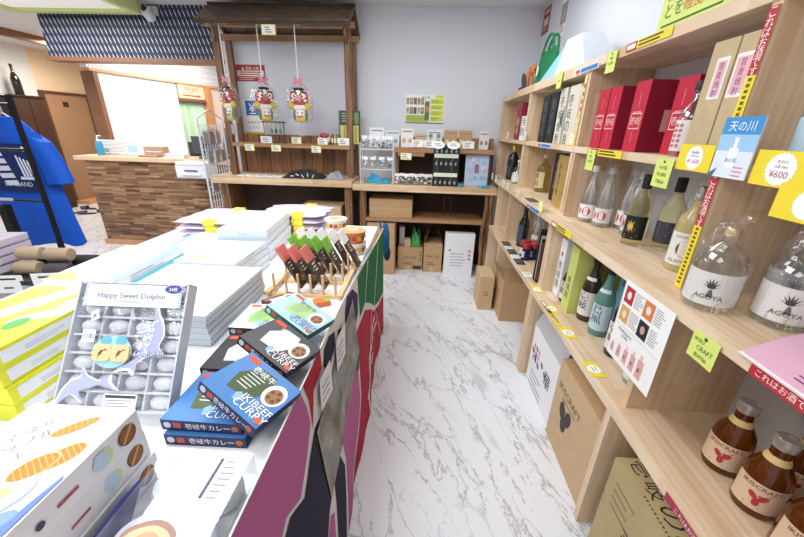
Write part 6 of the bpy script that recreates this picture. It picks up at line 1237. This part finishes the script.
def shirt(label, x, y, rz, s_=1.0):
    r = thing('t_shirt', label, 'shirt', (x,y,0), rz); b = MB(); seg = 40; vs = []; fs = []
    rows = [(.575,.270,.050),(.60,.272,.052),(.75,.250,.055),(.95,.225,.060),(1.10,.215,.064),(1.22,.21,.062),(1.29,.195,.056),(1.35,.145,.048),(1.40,.085,.040)]
    for i,(z,rx,ry) in enumerate(rows):
        for k in range(seg):
            t = 2*math.pi*k/seg; fo = 1+(.16*(1-i/9))*math.sin(9*t+i*.25); vs.append((rx*math.cos(t)+.02*(1-i/8)*math.sin(t*3), ry*fo*math.sin(t), z+(.014*math.sin(4*t) if i == 0 else 0)))
    for i in range(len(rows)-1):
        for k in range(seg): fs.append((i*seg+k,i*seg+(k+1) % seg,(i+1)*seg+(k+1) % seg,(i+1)*seg+k))
    b.put(vs, fs, BLU); b.put([v*1 for v in vs], [tuple(reversed(f_)) for f_ in fs], BLU); b.build('shirt_body', r, smooth=True)
    for sx in (1,-1):
        b = MB(); seg2 = 20; vs = []; fs = []; path = [(.135,1.315,.060,.046),(.175,1.275,.072,.052),(.205,1.19,.076,.055),(.225,1.10,.080,.056),(.240,1.00,.086,.058)]
        for i,(px,pz,ra,rb) in enumerate(path):
            ta = .55 if i < 1 else .2
            for k in range(seg2): t = 2*math.pi*k/seg2; vs.append((sx*(px+ra*math.cos(t)), rb*math.sin(t)*(1+.1*math.sin(5*t)), pz+ra*math.cos(t)*ta*(-1 if i < 2 else .35)))
        for i in range(len(path)-1):
            for k in range(seg2): q = (i*seg2+k,i*seg2+(k+1) % seg2,(i+1)*seg2+(k+1) % seg2,(i+1)*seg2+k); fs.append(q if sx < 0 else tuple(reversed(q)))
        b.put(vs, fs, BLU); b.build('sleeve', r, smooth=True)
    b = MB(); b.tube([(.085*math.cos(t),.041*math.sin(t),1.40) for t in [2*math.pi*k/20 for k in range(20)]],.008,BLU,6,closed=True); b.build('collar', r, smooth=True)
    b = MB(); b.tube([(-.16,0,1.325),(0,0,1.43),(.16,0,1.325)],.006,C('#d9d6cf'),6); b.tube([(0,0,1.43),(0,0,1.45),(.0,-.0,1.468)],.004,C('#b9b9bb'),6); b.build('hanger', r)
    return r
s1 = shirt('royal blue shirt with white striped print hanging on the black rack', -2.665,2.245,0)
a = MB(); fr = F((-.19,-.078,-.02),(1,0,0),(0,0,1)); WP_ = C('#dfe3ee')
a.pg(fr,[(.0,.97),(.37,.97),(.36,1.27),(.02,1.27)],NAV,.002)
for k in range(5): a.pg(fr,[(.05+.02*k,1.22-.045*k),(.17+.012*k,1.225-.045*k),(.18+.012*k,1.195-.045*k),(.06+.02*k,1.19-.045*k)],WP_,.004)
for k in range(4): a.pg(fr,[(.26+.022*k,1.20-.01*k),(.272+.022*k,1.20-.01*k),(.292+.022*k,1.07),(.276+.022*k,1.07)],WP_,.004)
a.q(fr,.25,1.05,.37,1.068,WP_,.004); a.t(fr,'IKI ISLAND',.22,1.02,.028,WP_,.004); a.el(fr,.33,1.24,.012,.016,WP_,.004)
a.build('printed_artwork', s1)
# low stand with rolled towels before the rack
lt = thing('towel_stand', 'low black stand in front of the rack with rolled towels and folded cloths', 'stand', (-2.13,1.72,0))
MB().box((-.36,-.16,.575),(.27,.16,.60),C('#2c2c30')).build('stand_top', lt); MB().box((-.36,-.16,.45),(.27,-.145,.575),C('#b5b7bb')).build('front_panel', lt)
for x in (-.34,.25):
    for y in (-.145,.145): MB().box((x-.015,y-.015,0),(x+.015,y+.015,.575),C('#2c2c30')).build('leg', lt)
def roll(label, x, y, z, r_, L_, rz, c_):
    o = MB().lathe([(r_*.3,0),(r_*.92,.002),(r_,.008),(r_*1.02,L_/2),(r_,L_-.008),(r_*.92,L_-.002),(r_*.3,L_)],mat('towel_'+c_,c_,.9,bump=.3,bscale=150),M=Matrix.Rotation(math.pi/2,4,'Y'),c=(0,0,-L_/2),seg=18).build('rolled_towel', smooth=True, loc=(x,y,z)); o.rotation_euler = (0,0,rz); tag(o,label,'towel','rolled towels before the rack')
for lb,x,y,z,c_ in (('beige rolled towel at the end of the row nearest the sweets boxes',-1.985,1.70,.706,'#a8927a'),('dark grey rolled towel beside the white sign, lower layer',-1.955,1.645,.637,'#4a444c'),('black rolled towel at the back under the blue shirt',-1.93,1.79,.637,'#2f2c33'),
    ('beige rolled towel in the middle of the lower layer',-2.14,1.655,.637,'#a8937a'),('dark plum rolled towel in the middle at the back',-2.12,1.77,.637,'#423a48'),('tan rolled towel lying on the middle rolls',-2.15,1.70,.706,'#b09a7e')): roll(lb,x,y,z,.036,.125,.12,c_)
for k in range(4):
    boxthing('folded_cloth', ['bottom folded lavender cloth of the pile at the picture edge','second folded lavender cloth from the bottom at the picture edge','third folded lavender cloth from the bottom at the picture edge','top folded lavender cloth of the pile at the picture edge'][k], 'cloth', (-2.38,1.70,.601+.046*k), (.22,.24,.044), .05*k, mat('lavender_cloth','#c6b9c9',.9,noise=.06), group='folded lavender cloths', body='cloth_body', bevel=.012)
def sign(label,x,y,z,rz):
    r = thing('sign_card', label, 'sign', (x,y,z), rz, 'white sign cards before the towels'); MB().box((-.075,-.0015,0),(.075,.0015,.10),PAPER).build('card', r); a = MB(); fr = F((-.075,-.0015,0),(1,0,0),(0,0,1)); a.lines(fr,.03,.085,.09,1,.02,C('#2c2d33'),.010,.001,.1); a.lines(fr,.05,.035,.05,1,.012,C('#55585f'),.010); a.build('printed_artwork', r)
sign('white sign card in front of the rolled towels, nearer the sweets boxes',-1.925,1.555,.556,.25); sign('white sign card in front of the folded lavender cloths',-2.16,1.55,.532,.2)
